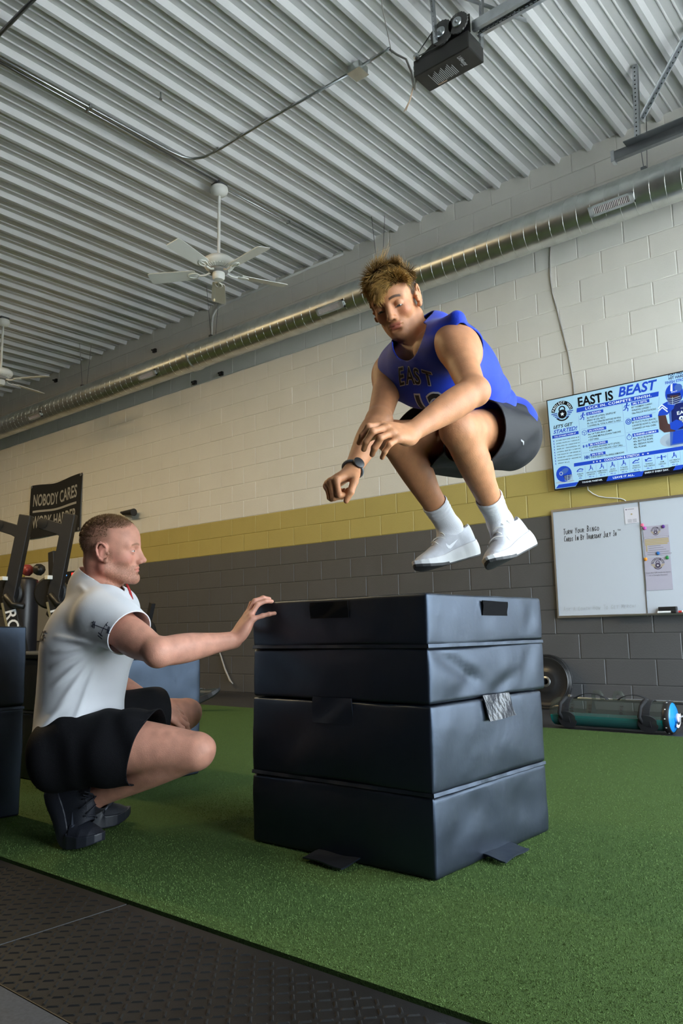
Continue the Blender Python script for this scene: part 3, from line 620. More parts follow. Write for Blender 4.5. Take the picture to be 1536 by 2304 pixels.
# ------------------------------------------------------------------ garage door opener
op = thing('door_opener', 'black garage door opener hanging from the ceiling with gear wheel on top', 'door opener', (-2.43, 4.07, 4.3))
ox0, ox1, oy0, oy1, oz0, oz1 = -2.635, -2.212, 3.97, 4.16, 4.30, 4.42
M_op = mat('opener_black', (.014, .014, .013), .38, var=.2, vscale=12); M_oplab = mat('opener_label', (.42, .43, .45), .6)
hb = MB().box((ox0, oy0, oz0), (ox1, oy1, oz1)).build('housing', M_op, op, bevel=.006)
SO = Sheet((ox0, oy1, oz0), (1, 0, 0), (0, -1, 0), (0, 0, -1), .0008)
V_, F_ = text_geo('LiftMaster', .040, .02)
SO.add(M_oplab, [(.315 + v[1], .160 - v[0]*.62, 0) for v in V_], F_, 2)
for i in range(15):
    u0 = .085 + .012*i; SO.rect(M_oplab, u0, .03+.004*(i % 3), u0+.0045, .15-.012*((i*7) % 4), 2)
SO.rect(mat('opener_tan_label', (.35, .25, .18), .7), .085, .018, .155, .030, 2)
SO.text(M_oplab, 'LOGIC', .300, .095, .007, rot=-PI/2, k=2)
for o in SO.build(hb, {}): o.name = 'label_print'
MB().box((ox0+.02, oy0+.02, oz1), (ox1-.03, oy1-.02, oz1+.02)).build('base_plate', M_op, op)
for xw, r in ((-2.40, .085), (-2.275, .072)):
    g = MB(); n = 40; prof_ = []
    for k in range(n):
        a = 2*PI*k/n; rr = r if k % 2 else r*.95; prof_.append((rr*math.cos(a), rr*math.sin(a)))
    g.prism(prof_, (xw, oy0-.005, oz1+.075), (1, 0, 0), (0, 0, 1), .012)
    gear = g.build('gear_wheel', mat('dark_gear_steel', (.10, .10, .10), .5, .6), op)
    MB().tube([(xw, oy0-.05, oz1+.075), (xw, oy0+.06, oz1+.075)], .012, 12).build('axle', M_steel, gear, smooth='auto')
    MB().lathe([(.03, 0), (.034, .006), (.03, .012)], (xw, oy0-.02, oz1+.075), (0,-1,0), 20).build('hub', M_steel, gear, smooth='auto')
MB().prism([(-2.63, oz1), (-2.21, oz1), (-2.21, oz1+.13), (-2.34, oz1+.15), (-2.60, oz1+.02)], (0, oy0+.03, 0), (1, 0, 0), (0, 0, 1), .006).build('side_plate', M_op, op)
MB().tube([(-2.605, oy0-.012, oz1+.015), (-2.45, oy0-.012, oz1+.135)], .004, 6).tube([(-2.60, oy0-.012, oz1+.005), (-2.40, oy0-.012, oz1-.005)], .004, 6).build('drive_chain', M_dkmetal, op)
MB().lathe([(.022, 0), (.022, .02), (.012, .025)], (-2.60, oy0-.002, oz1+.01), (0,-1,0), 16).build('sprocket', M_steel, op)
for z in (.045, .085): MB().box((ox0-.02, oy0+.03, oz0+z), (ox0+.005, oy0+.09, oz0+z+.025)).build('terminal', M_dkmetal, op)
rl = MB(); ry = 4.08
rl.box((-2.22, ry-.045, 4.46), (XR-.1, ry-.035, 4.52)).box((-2.22, ry+.035, 4.46), (XR-.1, ry+.045, 4.52)).box((-2.22, ry-.045, 4.52), (XR-.1, ry+.045, 4.528)).box((-2.22, ry-.035, 4.46), (XR-.1, ry-.018, 4.466)).box((-2.22, ry+.018, 4.46), (XR-.1, ry+.035, 4.466))
rl.build('trolley_rail', M_steel, op)
ch = MB()
for i in range(110):
    x_ = -2.2+i*.03; ch.box((x_, ry-.006, 4.452), (x_+.02, ry+.006, 4.462))
ch.build('rail_chain', M_dkmetal, op)
# perforated angle hangers
def angle_iron(pts, parent, nm='hanger_angle', wd=.035):
    a, b = Vector(pts[0]), Vector(pts[1]); d = (b-a); L = d.length; d.normalize(); s = d.orthogonal().normalized() if len(pts) < 3 else Vector(pts[2]).normalized(); t = d.cross(s)
    m = MB().beam(a, b, wd, .003, up=t); m.beam(a+t*wd/2+s*wd/2, b+t*wd/2+s*wd/2, .003, wd, up=t)
    ob = m.build(nm, M_steel, parent)
    h = MB(); n = int(L/.035)
    for i in range(n):
        p = a+d*(i+.5)*.035; h.lathe([(.006, -.0025), (.006, .0025)], p, t, 8)
    h.build('punched_holes', mat('hole_dark', (.03, .03, .03), .9), ob)
angle_iron([(-2.55, 3.60, 4.80), (-2.10, 4.55, 4.80), (1, 0, 0)], op); angle_iron([(-2.44, 3.92, 4.78), (-2.44, 3.95, 4.44), (1, 0, 0)], op); angle_iron([(-2.23, 4.20, 4.78), (-2.23, 4.16, 4.40), (1, 0, 0)], op)
# loose wire by the opener
wv = thing('loose_wire', 'thin wire looping down beside the garage door opener', 'wire', (-2.85, 4.0, 4.5))
MB().tube([(-2.60, 3.55, 4.80), (-2.75, 3.80, 4.76), (-2.86, 4.02, 4.72), (-2.90, 4.10, 4.70)], .003, 6).build('wire_lead', M_cable, wv, smooth=True)
lp = [(-2.93, 4.12, 4.76), (-2.88, 4.13, 4.70), (-2.80, 4.13, 4.62), (-2.76, 4.13, 4.50), (-2.74, 4.12, 4.38), (-2.70, 4.08, 4.31), (-2.655, 4.03, 4.34)]
MB().tube(lp, .008, 8).build('wire_loop', M_cable, wv, smooth=True)
MB().tube([(-2.74, 4.12, 4.38), (-2.78, 4.14, 4.31), (-2.83, 4.15, 4.25)], .004, 6).tube([(-2.735, 4.11, 4.37), (-2.785, 4.13, 4.29), (-2.84, 4.14, 4.24)], .003, 6).build('bare_end', mat('copper_tan', (.5, .36, .26), .5), wv, smooth=True)
# conduit and junction box
cz = 4.795
cn = MB().tube([(-5.12, 2.0, cz), (-5.11, 3.06, cz), (-5.10, 3.85, cz), (-5.085, 3.98, cz), (-5.04, 4.06, cz), (-4.95, 4.11, cz), (-4.80, 4.125, cz), (-4.17, 4.125, cz), (-3.30, 4.155, cz)], .0115, 10).build('conduit', M_steel, org=(-4.6, 4.0, cz), smooth=True); tag(cn, 'bent steel conduit pipe running across the ceiling to the junction box', 'conduit')
cn = MB().tube([(-5.155, 2.0, cz), (-5.155, 4.44, cz)], .0115, 10).build('conduit', M_steel, org=(-5.155, 3.2, cz), smooth=True); tag(cn, 'straight steel conduit pipe leading along the ceiling to the fan', 'conduit')
cl = MB().box((-5.17, 3.075, cz-.016), (-5.09, 3.095, cz+.02)).tube([(-5.13, 3.085, cz-.035), (-5.13, 3.085, cz)], .005, 6).build('conduit_clamp', M_steel, org=(-5.13, 3.085, cz)); tag(cl, 'small steel clamp holding the two conduits', 'clamp')
cn = MB().tube([(-5.18, 4.56, cz), (-5.17, 5.4, cz), (-5.16, 6.25, cz)], .008, 8).build('conduit', M_steel, org=(-5.17, 5.4, cz), smooth=True); tag(cn, 'thin conduit pipe from the ceiling fan towards the block wall', 'conduit')
cl = MB().box((-5.19, 5.39, cz-.012), (-5.15, 5.41, cz+.018)).build('conduit_clamp', M_steel, org=(-5.17, 5.4, cz)); tag(cl, 'tiny steel clamp on the thin conduit beyond the fan', 'clamp')
jb = thing('junction_box', 'grey square junction box at the end of the conduit on the ceiling', 'junction box', (-3.25, 4.155, 4.75))
MB().box((-3.305, 4.10, 4.755), (-3.195, 4.21, 4.815)).build('box_body', M_galv, jb, bevel=.006); MB().box((-3.31, 4.095, 4.749), (-3.19, 4.215, 4.755)).build('cover', M_galv, jb, bevel=.002)
cn = MB().tube([(-3.20, 4.15, cz), (-2.93, 4.12, 4.77)], .0115, 10).build('conduit', M_steel, org=(-3.05, 4.14, cz), smooth=True); tag(cn, 'short conduit stub between junction box and door opener', 'conduit')
rd = MB().tube([(-5.4, 2.23, 4.762), (-4.0, 2.23, 4.762)], .014, 10).build('steel_rod', M_dkmetal, org=(-4.7, 2.25, 4.79), smooth=True); tag(rd, 'dark rod crossing the upper left corner of the ceiling', 'rod')
sc_ = MB().tube([(-4.62, 3.40, 4.86), (-4.62, 3.40, 4.80)], .006, 8).lathe([(.014, 0), (.014, .008)], (-4.62, 3.40, 4.80), (0,0,1), 6).build('deck_bolt', M_steel, org=(-4.62, 3.40, 4.80)); tag(sc_, 'small bolt poking through the ceiling deck', 'bolt')
# overhead door track at the right
tr = thing('door_track', 'steel overhead door track along the right end of the wall', 'track', (-.5, 5.5, 4.1))
tb = MB(); tb.box((-1.89, 5.47, 4.10), (XR-.05, 5.475, 4.17)).box((-1.89, 5.475, 4.165), (XR-.05, 5.52, 4.17)).box((-1.89, 5.475, 4.10), (XR-.05, 5.51, 4.105)).box((-1.78, 5.40, 4.165), (XR-.05, 5.47, 4.172)); tb.build('track_channel', M_dkmetal, tr)
MB().box((-1.90, 5.465, 4.09), (-1.875, 5.53, 4.18)).build('end_stop', M_steel, tr)
angle_iron([(-1.70, 5.62, 4.42), (-1.22, 5.42, 4.86), (0, 0, 1)], tr); angle_iron([(-1.72, 5.52, 4.17), (-1.70, 5.55, 4.84), (1, 0, 0)], tr)
# wall conduit, anchors
cn = MB().tube([(-7.40, D-.02, DZ+.1), (-7.40, D-.02, 4.62), (-7.385, D-.02, 4.70), (-7.33, D-.02, 4.77), (-7.25, D-.02, 4.795), (-6.7, D-.02, 4.80), (-5.2, D-.02, 4.805)], .014, 10).build('wall_conduit', M_whitepl, org=(-6.8, D-.02, 4.7), smooth=True); tag(cn, 'cream painted conduit bending along the top of the block wall', 'conduit')
for x_, z_, lb in ((-7.737, 3.892, 'small dark anchor in the cream wall under the duct, left of the pair'), (-7.219, 3.892, 'small dark anchor in the cream wall under the duct, right of the pair'), (-8.60, 4.544, 'dark bracket stub on the wall above the duct, nearer the fan'), (-11.16, 4.697, 'dark bracket stub on the wall above the duct, far left')):
    a = MB().box((x_-.03, D-.035, z_-.025), (x_+.03, D-.004, z_+.025)).tube([(x_, D-.03, z_), (x_+.02, D-.08, z_-.01)], .012, 8).build('wall_anchor', M_black, org=(x_, D-.01, z_)); tag(a, lb, 'anchor', 'wall anchors')
# warm strip lights out in front of the wall
def strip(x, y, label):
    t = thing('strip_light', label, 'lamp', (x, y, 4.62), 'ceiling strip lights')
    MB().box((x-.6, y-.07, 4.66), (x+.6, y+.07, 4.74)).build('light_housing', M_whitepl, t, bevel=.01)
    MB().tube([(x-.58, y, 4.645), (x+.58, y, 4.645)], .016, 10).build('light_tube', mat('warm_tube', (1, .86, .58), .5, emit=4), t)
    l = bpy.data.lights.new('strip_lamp', 'AREA'); l.shape = 'RECTANGLE'; l.size = 1.15; l.size_y = .06; l.energy = LAMP_POWER; l.color = (1, .74, .38)
    o = bpy.data.objects.new('strip_lamp', l); COL.objects.link(o); o.parent = t; o.location = (0, 0, .0)
for i, (x, y) in enumerate(((-6.0, 1.6), (-9.2, 1.6), (-12.4, 1.6))): strip(x, y, 'ceiling strip light over the turf, number %s from the door, out of the picture' % ('one', 'two', 'three')[i])
# ------------------------------------------------------------------ soft plyo boxes
def soft_block(lo, hi, seams=(), r=.008, bulge=.004, seed=0, creases=(), n=26, amp=.003):
    """padded vinyl block: rounded edges, pinched seams, soft creases. creases: (axis, sign, (a0,z0), (a1,z1), width, depth)"""
    lo = np.array(lo); hi = np.array(hi); c = (lo+hi)/2; h = (hi-lo)/2
    zs = set(np.linspace(0, 1, n).tolist())
    for s in seams:
        t = (s-lo[2])/(hi[2]-lo[2])
        for d in (-.05, -.03, -.018, -.009, -.004, 0, .004, .009, .018, .03, .05): zs.add(min(1, max(0, t+d)))
    e = r/(2*h)
    def axis(k, extra=()):
        a = set(np.linspace(0, 1, n).tolist()) | {e[k]*q for q in (.15, .35, .6, 1)} | {1-e[k]*q for q in (.15, .35, .6, 1)}
        return np.array(sorted(a | set(extra)))
    ax = [axis(0), axis(1), axis(2, zs)]
    V = []; F = []
    def face(k, sgn):
        i, j = [q for q in range(3) if q != k]; A, B = ax[i], ax[j]; base = len(V)
        for a in A:
            for b in B:
                p = np.zeros(3); p[i] = lo[i]+a*2*h[i]; p[j] = lo[j]+b*2*h[j]; p[k] = c[k]+sgn*h[k]; V.append(p)
        nb = len(B)
        for x in range(len(A)-1):
            for y in range(nb-1):
                q = (base+x*nb+y, base+(x+1)*nb+y, base+(x+1)*nb+y+1, base+x*nb+y+1)
                flip = (sgn > 0) == (k == 1)
                F.append(q[::-1] if flip else q)
    for k in range(3):
        for s in (-1, 1): face(k, s)
    V = np.array(V); q = V-c; inner = h-r; cl = np.clip(q, -inner, inner); d = q-cl
    L = np.linalg.norm(d, axis=1, keepdims=True); nrm = d/np.maximum(L, 1e-9); P = c+cl+nrm*r
    u = q/h; lv = sorted([lo[2], *seams, hi[2]])
    disp = np.zeros(len(V))
    for a, b in zip(lv, lv[1:]):
        t = (V[:, 2]-a)/(b-a); w_ = np.where((t >= 0) & (t <= 1), 1-np.abs(2*t-1)**2.2, 0); disp = np.maximum(disp, w_*bulge)
    side = 1-np.clip(np.where(np.abs(nrm[:, 0]) > .5, np.abs(u[:, 1]), np.abs(u[:, 0])), 0, 1)**6
    disp = disp*(.35+.65*side)*(1-np.abs(nrm[:, 2]))
    for s in seams: disp -= .008*np.exp(-((V[:, 2]-s-.004*np.sin(V[:, 0]*9+V[:, 1]*7+seed))/.006)**2)
    for k, sgn, a, b, wd, dp in creases:
        i = 1-k; on = (nrm[:, k]*sgn > .6); A = np.array(a); Bv = np.array(b); ab = Bv-A
        pt = np.stack([V[:, i], V[:, 2]], 1)-A; t = np.clip((pt@ab)/(ab@ab), 0, 1); dist = np.linalg.norm(pt-t[:, None]*ab, axis=1)
        disp += np.where(on, -dp*np.exp(-(dist/wd)**2)*np.sin(PI*np.clip(t*.9+.1, 0, 1)), 0)
    nz = np.array([mnoise.noise(Vector((p[0]*6+seed, p[1]*6, p[2]*9))) + .5*mnoise.noise(Vector((p[0]*17, p[1]*17+seed, p[2]*19))) for p in V])
    disp += amp*nz
    P = P + nrm*disp[:, None]
    m = MB(); m.v = [tuple(p) for p in P]; m.f = F; return m
def weld(o, d=.0004):
    bm = bmesh.new(); bm.from_mesh(o.data); bmesh.ops.remove_doubles(bm, verts=bm.verts, dist=d); bmesh.ops.recalc_face_normals(bm, faces=bm.faces); bm.to_mesh(o.data); bm.free(); o.data.polygons.foreach_set('use_smooth', [True]*len(o.data.polygons)); return o
BX0, BX1, BY0, BY1 = -1.888, -1.209, 1.793, 2.475
def welt(parent, z, x0, x1, y0, y1, dz=.010, proud=.0005, nm='seam_flap', y_front=True):
    m = MB(); n = 30
    path = [(x0+(x1-x0)*i/n, y0) for i in range(n+1)] + [(x1, y0+(y1-y0)*i/n) for i in range(1, n+1)]
    rows = []
    for i, (x, y) in enumerate(path):
        nx, ny = (0, -1) if i < n else ((1, 0) if i > n else (.7, -.7))
        wv = .0010*math.sin(i*1.3)+.0010*math.sin(i*.37+1)
        rows.append([(x+nx*(proud+.001), y+ny*(proud+.001), z+dz*.6+wv*.3), (x+nx*(proud+.003+wv), y+ny*(proud+.003+wv), z-dz*.35), (x+nx*(proud+.002+wv), y+ny*(proud+.002+wv), z-dz*.5), (x-nx*.006, y-ny*.006, z-dz*.2)])
    for i in range(len(rows)-1):
        a, b = rows[i], rows[i+1]
        for k in range(3): m.add([a[k], b[k], b[k+1], a[k+1]], [(0, 1, 2, 3)])
    return m.build(nm, M_vinyl, parent, smooth=True)
def flap(parent, P, nm, mt, th=.004, bend=0, nrm=(0, -1, 0)):
    """small quad sheet with thickness; P = 4 corners (upper left, upper right, lower right, lower left)"""
    P = [Vector(p) for p in P]; n = Vector(nrm).normalized(); N_ = 8; g = []
    for i in range(N_+1):
        row = []
        for j in range(N_+1):
            a, b = i/N_, j/N_; q = P[0].lerp(P[1], a).lerp(P[3].lerp(P[2], a), b); row.append(q + n*(bend*b*b + .002*math.sin(a*7+b*5)))
        g.append(row)
    m = MB(); V = [p for r_ in g for p in r_] + [p+n*th for r_ in g for p in r_]; F = []; K = (N_+1)**2
    for i in range(N_):
        for j in range(N_):
            q = (i*(N_+1)+j, (i+1)*(N_+1)+j, (i+1)*(N_+1)+j+1, i*(N_+1)+j+1); F.append(q); F.append(tuple(x+K for x in q[::-1]))
    edge = [i*(N_+1) for i in range(N_+1)] + [N_*(N_+1)+j for j in range(1, N_+1)] + [i*(N_+1)+N_ for i in range(N_-1, -1, -1)] + [j for j in range(N_-1, 0, -1)]
    for a, b in zip(edge, edge[1:]+edge[:1]): F.append((a, b, b+K, a+K))
    m.v = [tuple(p) for p in V]; m.f = F; return m.build(nm, mt, parent, smooth='auto')
bt = thing('plyo_box', 'upper black vinyl foam jump box, topmost of the central stack', 'plyo box', ((BX0+BX1)/2, (BY0+BY1)/2, .457), 'central foam jump boxes')
weld(soft_block((BX0, BY0, .459), (BX1, BY1, .757), (.612,), seed=2, creases=[(0, 1, (1.82, .60), (2.13, .47), .022, .010), (0, 1, (2.12, .465), (2.30, .53), .02, .007), (0, 1, (1.90, .47), (2.05, .53), .03, .006), (1, -1, (-1.88, .61), (-1.6, .48), .03, .006), (0, 1, (2.40, .60), (2.30, .49), .03, .006), (0, 1, (2.42, .73), (2.36, .64), .03, .006)]).build('foam_body', M_vinyl, bt))
welt(bt, .613, BX0, BX1, BY0, BY1)
flap(bt, [(-1.631, BY0-.005, .746), (-1.481, BY0-.005, .746), (-1.481, BY0-.005, .698), (-1.631, BY0-.005, .698)], 'hook_patch', M_velcro, .003)
flap(bt, [(BX1+.005, 2.079, .742), (BX1+.005, 2.232, .740), (BX1+.005, 2.230, .697), (BX1+.005, 2.081, .698)], 'hook_patch', M_velcro, .003, nrm=(1, 0, 0))
M_vshiny = mat('shiny_black_vinyl', (.016, .018, .024), .25, bump=.35, bscale=55, spec=.6)
flap(bt, [(-1.627, BY0-.002, .466), (-1.476, BY0-.002, .466), (-1.470, BY0-.005, .392), (-1.627, BY0-.005, .392)], 'strap_flap', M_vinyl, .003, .001)
flap(bt, [(BX1+.004, 2.056, .466), (BX1+.004, 2.212, .464), (BX1+.012, 2.225, .396), (BX1+.014, 2.066, .392)], 'strap_flap', M_vshiny, .004, .008, (1, 0, 0))
bb_ = thing('plyo_box', 'lower black vinyl foam jump box standing on the turf, base of the central stack', 'plyo box', ((BX0+BX1)/2, (BY0+BY1)/2, 0), 'central foam jump boxes')
weld(soft_block((BX0-.002, BY0-.002, .016), (BX1+.003, BY1-.035, .455), (.225,), seed=9, bulge=.006, creases=[(0, 1, (2.1, .44), (2.4, .32), .05, .006), (0, 1, (1.84, .20), (2.2, .10), .05, .006), (0, 1, (2.15, .19), (2.4, .06), .05, .008), (1, -1, (-1.86, .24), (-1.62, .42), .05, .008), (0, 1, (1.85, .06), (1.95, .16), .04, .005)]).build('foam_body', M_vinyl, bb_))
welt(bb_, .226, BX0-.002, BX1+.003, BY0-.002, BY1-.035)
flap(bb_, [(-1.611, 1.800, .03), (-1.458, 1.800, .03), (-1.452, 1.700, .020), (-1.613, 1.722, .020)], 'strap_flap', M_vinyl, .004, .004, (0, 0, 1))
flap(bb_, [(-1.215, 2.03, .03), (-1.215, 2.185, .03), (-1.135, 2.165, .022), (-1.128, 2.012, .020)], 'strap_flap', M_vinyl, .004, .005, (0, 0, 1))
bl_ = thing('plyo_box', 'black foam box cut off at the left edge of the picture', 'plyo box', (-3.2, 1.2, 0), 'foam boxes on the left')
weld(soft_block((-3.52, .88, .016), (-2.85, 1.533, .70), (.40,), seed=4, n=18).build('foam_body', M_vinyl, bl_)); welt(bl_, .40, -3.52, -2.85, .88, 1.533)
bk = thing('plyo_box', 'wide black foam box behind the crouching man, its right side catching daylight', 'plyo box', (-3.4, 2.2, 0), 'foam boxes on the left')
weld(soft_block((-3.95, 1.93, .016), (-2.98, 2.482, .555), (.315,), seed=6, n=20, creases=[(0, 1, (2.3, .52), (2.46, .36), .03, .006), (0, 1, (2.1, .5), (2.2, .36), .03, .006)]).build('foam_body', M_vinyl, bk)); welt(bk, .315, -3.95, -2.98, 1.93, 2.482)
MB().box((-3.95, 1.94, .556), (-3.0, 2.40, .590)).build('top_pad', M_vinyl, bk, bevel=.01)
MB().box((-3.945, 1.925, .578), (-3.01, 1.94, .584)).build('lit_edge_strip', mat('lit_edge_grey', (.35, .34, .30), .6), bk)  # pale strip paints the light along the box's top front edge
flap(bk, [(-3.33, 1.94, .02), (-3.18, 1.94, .02), (-3.14, 1.86, .018), (-3.30, 1.84, .018)], 'strap_flap', mat('tan_strap', (.16, .14, .10), .8), .003, 0, (0, 0, 1))

# ------------------------------------------------------------------ plate, bar, aqua bag
wp = thing('weight_plate', 'black bumper weight plate leaning against the grey wall behind the box stack', 'weight plate', (-2.93, 6.16, 0))
pn = Vector((0, -1, .10)).normalized(); pc = Vector((-3.012, 6.20, .222))
M_plate = mat('black_bumper_rubber', (.02, .02, .021), .33, var=.2, vscale=20)
MB().lathe([(.0255, -.02), (.205, -.02), (.222, -.012), (.225, 0), (.225, .012), (.219, .016), (.216, .014), (.213, .018), (.209, .016), (.206, .020), (.202, .017), (.196, .022), (.180, .020), (.165, .014), (.160, .0145), (.150, .012), (.10, .012), (.092, .018), (.075, .020), (.0255, .020)], pc, pn, 64, cap=False).build('plate_disc', M_plate, wp, smooth='auto')
MB().lathe([(.0255, -.021), (.0255, .023), (.040, .023), (.044, .020)], pc, pn, 32, cap=False).build('centre_bushing', M_steel, wp, smooth='auto')
wp2 = thing('weight_plate', 'second black weight plate, thin rim behind the leaning plate', 'weight plate', (-2.96, 6.2, 0))
pc2 = Vector((-3.03, 6.262, .222)); MB().lathe([(.0255, -.015), (.215, -.015), (.223, 0), (.215, .015), (.0255, .015)], pc2, pn, 48, cap=False).build('plate_disc', M_plate, wp2, smooth='auto')
MB().lathe([(.0255, -.016), (.0255, .017), (.036, .017)], pc2, pn, 24, cap=False).build('centre_bushing', M_steel, wp2, smooth='auto')
br = thing('barbell', 'chrome barbell lying along the foot of the wall behind the water bag', 'barbell', (-1.8, 5.75, 0))
M_chrome = mat('chrome', (.6, .6, .62), .18, 1)
MB().tube([(-2.60, 5.75, .135), (-1.83, 5.75, .135)], .0145, 16).build('bar_shaft', M_chrome, br, smooth='auto'); MB().tube([(-1.83, 5.75, .135), (-.6, 5.75, .135)], .0145, 16).build('bar_shaft', M_chrome, br, smooth='auto')
MB().lathe([(.02, 0), (.032, .005), (.032, .025), (.02, .03)], (-2.62, 5.75, .135), (1,0,0), 20).build('collar', M_chrome, br, smooth='auto')
for x_ in (-2.45, -.9): MB().prism([(-.06, 0), (.06, 0), (.02, .125), (-.02, .125)], (x_-.02, 5.75, .0), (0, 1, 0), (0, 0, 1), .04).build('bar_cradle', M_black, br)
b2 = MB().tube([(-1.86, 5.62, .045), (-.5, 5.62, .045)], .025, 18).lathe([(.025, 0), (.03, .004), (.03, .03), (.025, .034)], (-1.87, 5.62, .045), (1,0,0), 18).build('barbell_sleeve', M_chrome, org=(-1.2, 5.62, 0), smooth='auto'); tag(b2, 'thick steel tube on the floor at the right edge behind the water bag', 'tube')
ab = thing('water_bag', 'clear water filled training bag with black handles lying at the turf edge', 'water bag', (-2.04, 5.10, 0))
AX0, AX1, AY, AZ, AR = -2.455, -1.668, 5.115, .098, .098
M_clear = bpy.data.materials.new('clear_vinyl'); M_clear.use_nodes = True; nt = M_clear.node_tree; nt.nodes.clear()
_o = nt.nodes.new('ShaderNodeOutputMaterial'); _t = nt.nodes.new('ShaderNodeBsdfTransparent'); _p = nt.nodes.new('ShaderNodeBsdfPrincipled'); _p.inputs['Base Color'].default_value = (.13, .14, .12, 1); _p.inputs['Roughness'].default_value = .15
_x = nt.nodes.new('ShaderNodeMixShader'); _x.inputs[0].default_value = .20; _t.inputs[0].default_value = (.86, .90, .88, 1)
nt.links.new(_t.outputs[0], _x.inputs[1]); nt.links.new(_p.outputs[0], _x.inputs[2]); nt.links.new(_x.outputs[0], _o.inputs[0])
MATS['clear_vinyl'] = M_clear
def tube_bag(r, x0, x1, nm, mt, sq=.93, par=ab):
    V = []; F = []; n = 40; prof_ = [(x0, .0), (x0+.004, .55*r), (x0+.02, .86*r), (x0+.05, .98*r)] + [(x0+.06+(x1-x0-.12)*i/14, r*(1+.012*math.sin(i*1.7))) for i in range(15)] + [(x1-.05, .98*r), (x1-.02, .92*r), (x1, .86*r)]
    for x_, rr in prof_:
        for k in range(n):
            a = 2*PI*k/n; V.append((x_, AY+rr*math.cos(a), AZ+rr*math.sin(a)*(sq if math.sin(a) < 0 else 1)+.004))
    for i in range(len(prof_)-1):
        for k in range(n): F.append((i*n+k, i*n+(k+1) % n, (i+1)*n+(k+1) % n, (i+1)*n+k))
    m = MB(); m.v = V; m.f = F; return m.build(nm, mt, par, smooth=True)
tube_bag(AR, AX0, AX1, 'clear_skin', M_clear)
wat = MB(); n = 16; zf = -.012
M_water = mat('teal_water', (.001, .19, .19), .08, spec=.5)
for x_ in (AX0+.03, AX1-.004):
    for k in range(n+1):
        a0_ = math.asin(zf/(AR-.004)); a = PI-a0_+(PI+2*a0_)*k/n; wat.v.append((x_, AY+(AR-.004)*math.cos(a), AZ+(AR-.006)*math.sin(a)*.93+.004))
wat.f = [(k, k+1, n+2+k, n+1+k) for k in range(n)] + [tuple(range(n, -1, -1)), tuple(range(n+1, 2*n+2)), (0, n+1, 2*n+1, n)]
wat.build('dyed_water', M_water, ab)
MB().lathe([(.0, .030), (.03, .029), (.034, .020), (.07, .014), (.088, .004), (.094, -.006), (.096, -.018), (.094, -.024)], (AX1+.006, AY, AZ+.004), (1,0,0), 40, cap=False).build('end_cap', mat('blue_end_cap', (.01, .22, .62), .3), ab, smooth='auto')
MB().lathe([(.098, -.03), (.1005, -.022), (.1005, -.006), (.096, .004), (.090, .006)], (AX1+.006, AY, AZ+.004), (1,0,0), 40, cap=False).build('cap_rim', M_black, ab, smooth='auto')
SE_ = Sheet((AX1+.021, AY, AZ+.004), (0, 1, 0), (0, 0, 1), (1, 0, 0), .004)
SE_.arc(M_white, 0, 0, .036, .060, -2.2, .4, 4); SE_.arc(M_black, .004, -.004, .030, .038, -2.6, .2, 5)
for o in SE_.build(ab, {}): o.name = 'cap_print'
MB().lathe([(.026, .024), (.026, .036), (.020, .038)], (AX1+.006, AY, AZ+.004), (1,0,0), 24).build('valve', mat('lilac_valve', (.55, .5, .65), .4), ab, smooth='auto'); MB().tube([(AX1+.04, AY, AZ+.004), (AX1+.075, AY, AZ+.016)], .003, 6).build('valve_tail', M_white, ab)
tk = MB()
for i in range(22):
    a = 2*PI*i/22; y_, z_ = math.cos(a), math.sin(a)
    if i % 2: tk.beam((AX1-.012, AY+y_*.1012, AZ+.004+z_*.1012), (AX1-.004, AY+y_*.1012, AZ+.004+z_*.1012), .006, .001, up=(0, y_, z_))
tk.build('rim_ticks', M_white, ab)
for xs_ in (-2.325, -1.80):
    st = MB(); n = 24
    for k in range(n):
        pass
    pa = [(AY+(AR+.004)*math.cos(a), AZ+.004+(AR+.004)*math.sin(a)) for a in np.linspace(math.radians(215), math.radians(60), 22)]
    V = []; F = []
    for (y_, z_) in pa:
        for dx in (-.034, .034): V.append((xs_+dx, y_, z_))
    F = [(2*i, 2*i+1, 2*i+3, 2*i+2) for i in range(len(pa)-1)]; mm = MB(); mm.v = V; mm.f = F
    so = mm.build('strap', mat('black_webbing', (.010, .010, .012), .8), ab); so.modifiers.new('th', 'SOLIDIFY').thickness = .004
    MB().lathe([(.062, 0), (.060, .004), (.03, .006), (.001, .007)], (xs_+.015, AY-AR*.86, AZ-.035), (.1, -1, -.45), 28, cap=False).build('strap_patch', MATS['black_webbing'], ab, smooth='auto')
    MB().tube([(xs_-.02, AY-.085, AZ-.03), (xs_-.022, AY-.125, AZ+.01), (xs_-.01, AY-.12, AZ+.07), (xs_+.0, AY-.05, AZ+.105)], .012, 8).build('grip_handle', MATS['black_webbing'], ab, smooth=True)
for (xa_, xb_) in ((-2.28, -2.06), (-1.99, -1.79)):
    p = [(xa_+(xb_-xa_)*t, AY-.01, AZ+AR*.97+.035*math.sin(PI*t)**.7) for t in np.linspace(0, 1, 12)]
    mm = MB()
    for (x_, y_, z_) in p: mm.v += [(x_, y_-.018, z_), (x_, y_+.018, z_)]
    mm.f = [(2*i, 2*i+1, 2*i+3, 2*i+2) for i in range(len(p)-1)]; so = mm.build('strap_handle', MATS['black_webbing'], ab, smooth=True); so.modifiers.new('th', 'SOLIDIFY').thickness = .004
for x_ in (-2.125, -1.985):
    MB().tube([(x_-.03, AY, AZ+.09), (x_-.034, AY, AZ+.12), (x_-.018, AY-.005, AZ+.142), (x_+.012, AY-.005, AZ+.142), (x_+.026, AY, AZ+.12), (x_+.024, AY, AZ+.09)], .0135, 10).build('clear_handle', M_clear, ab, smooth=True)
SG = MB()
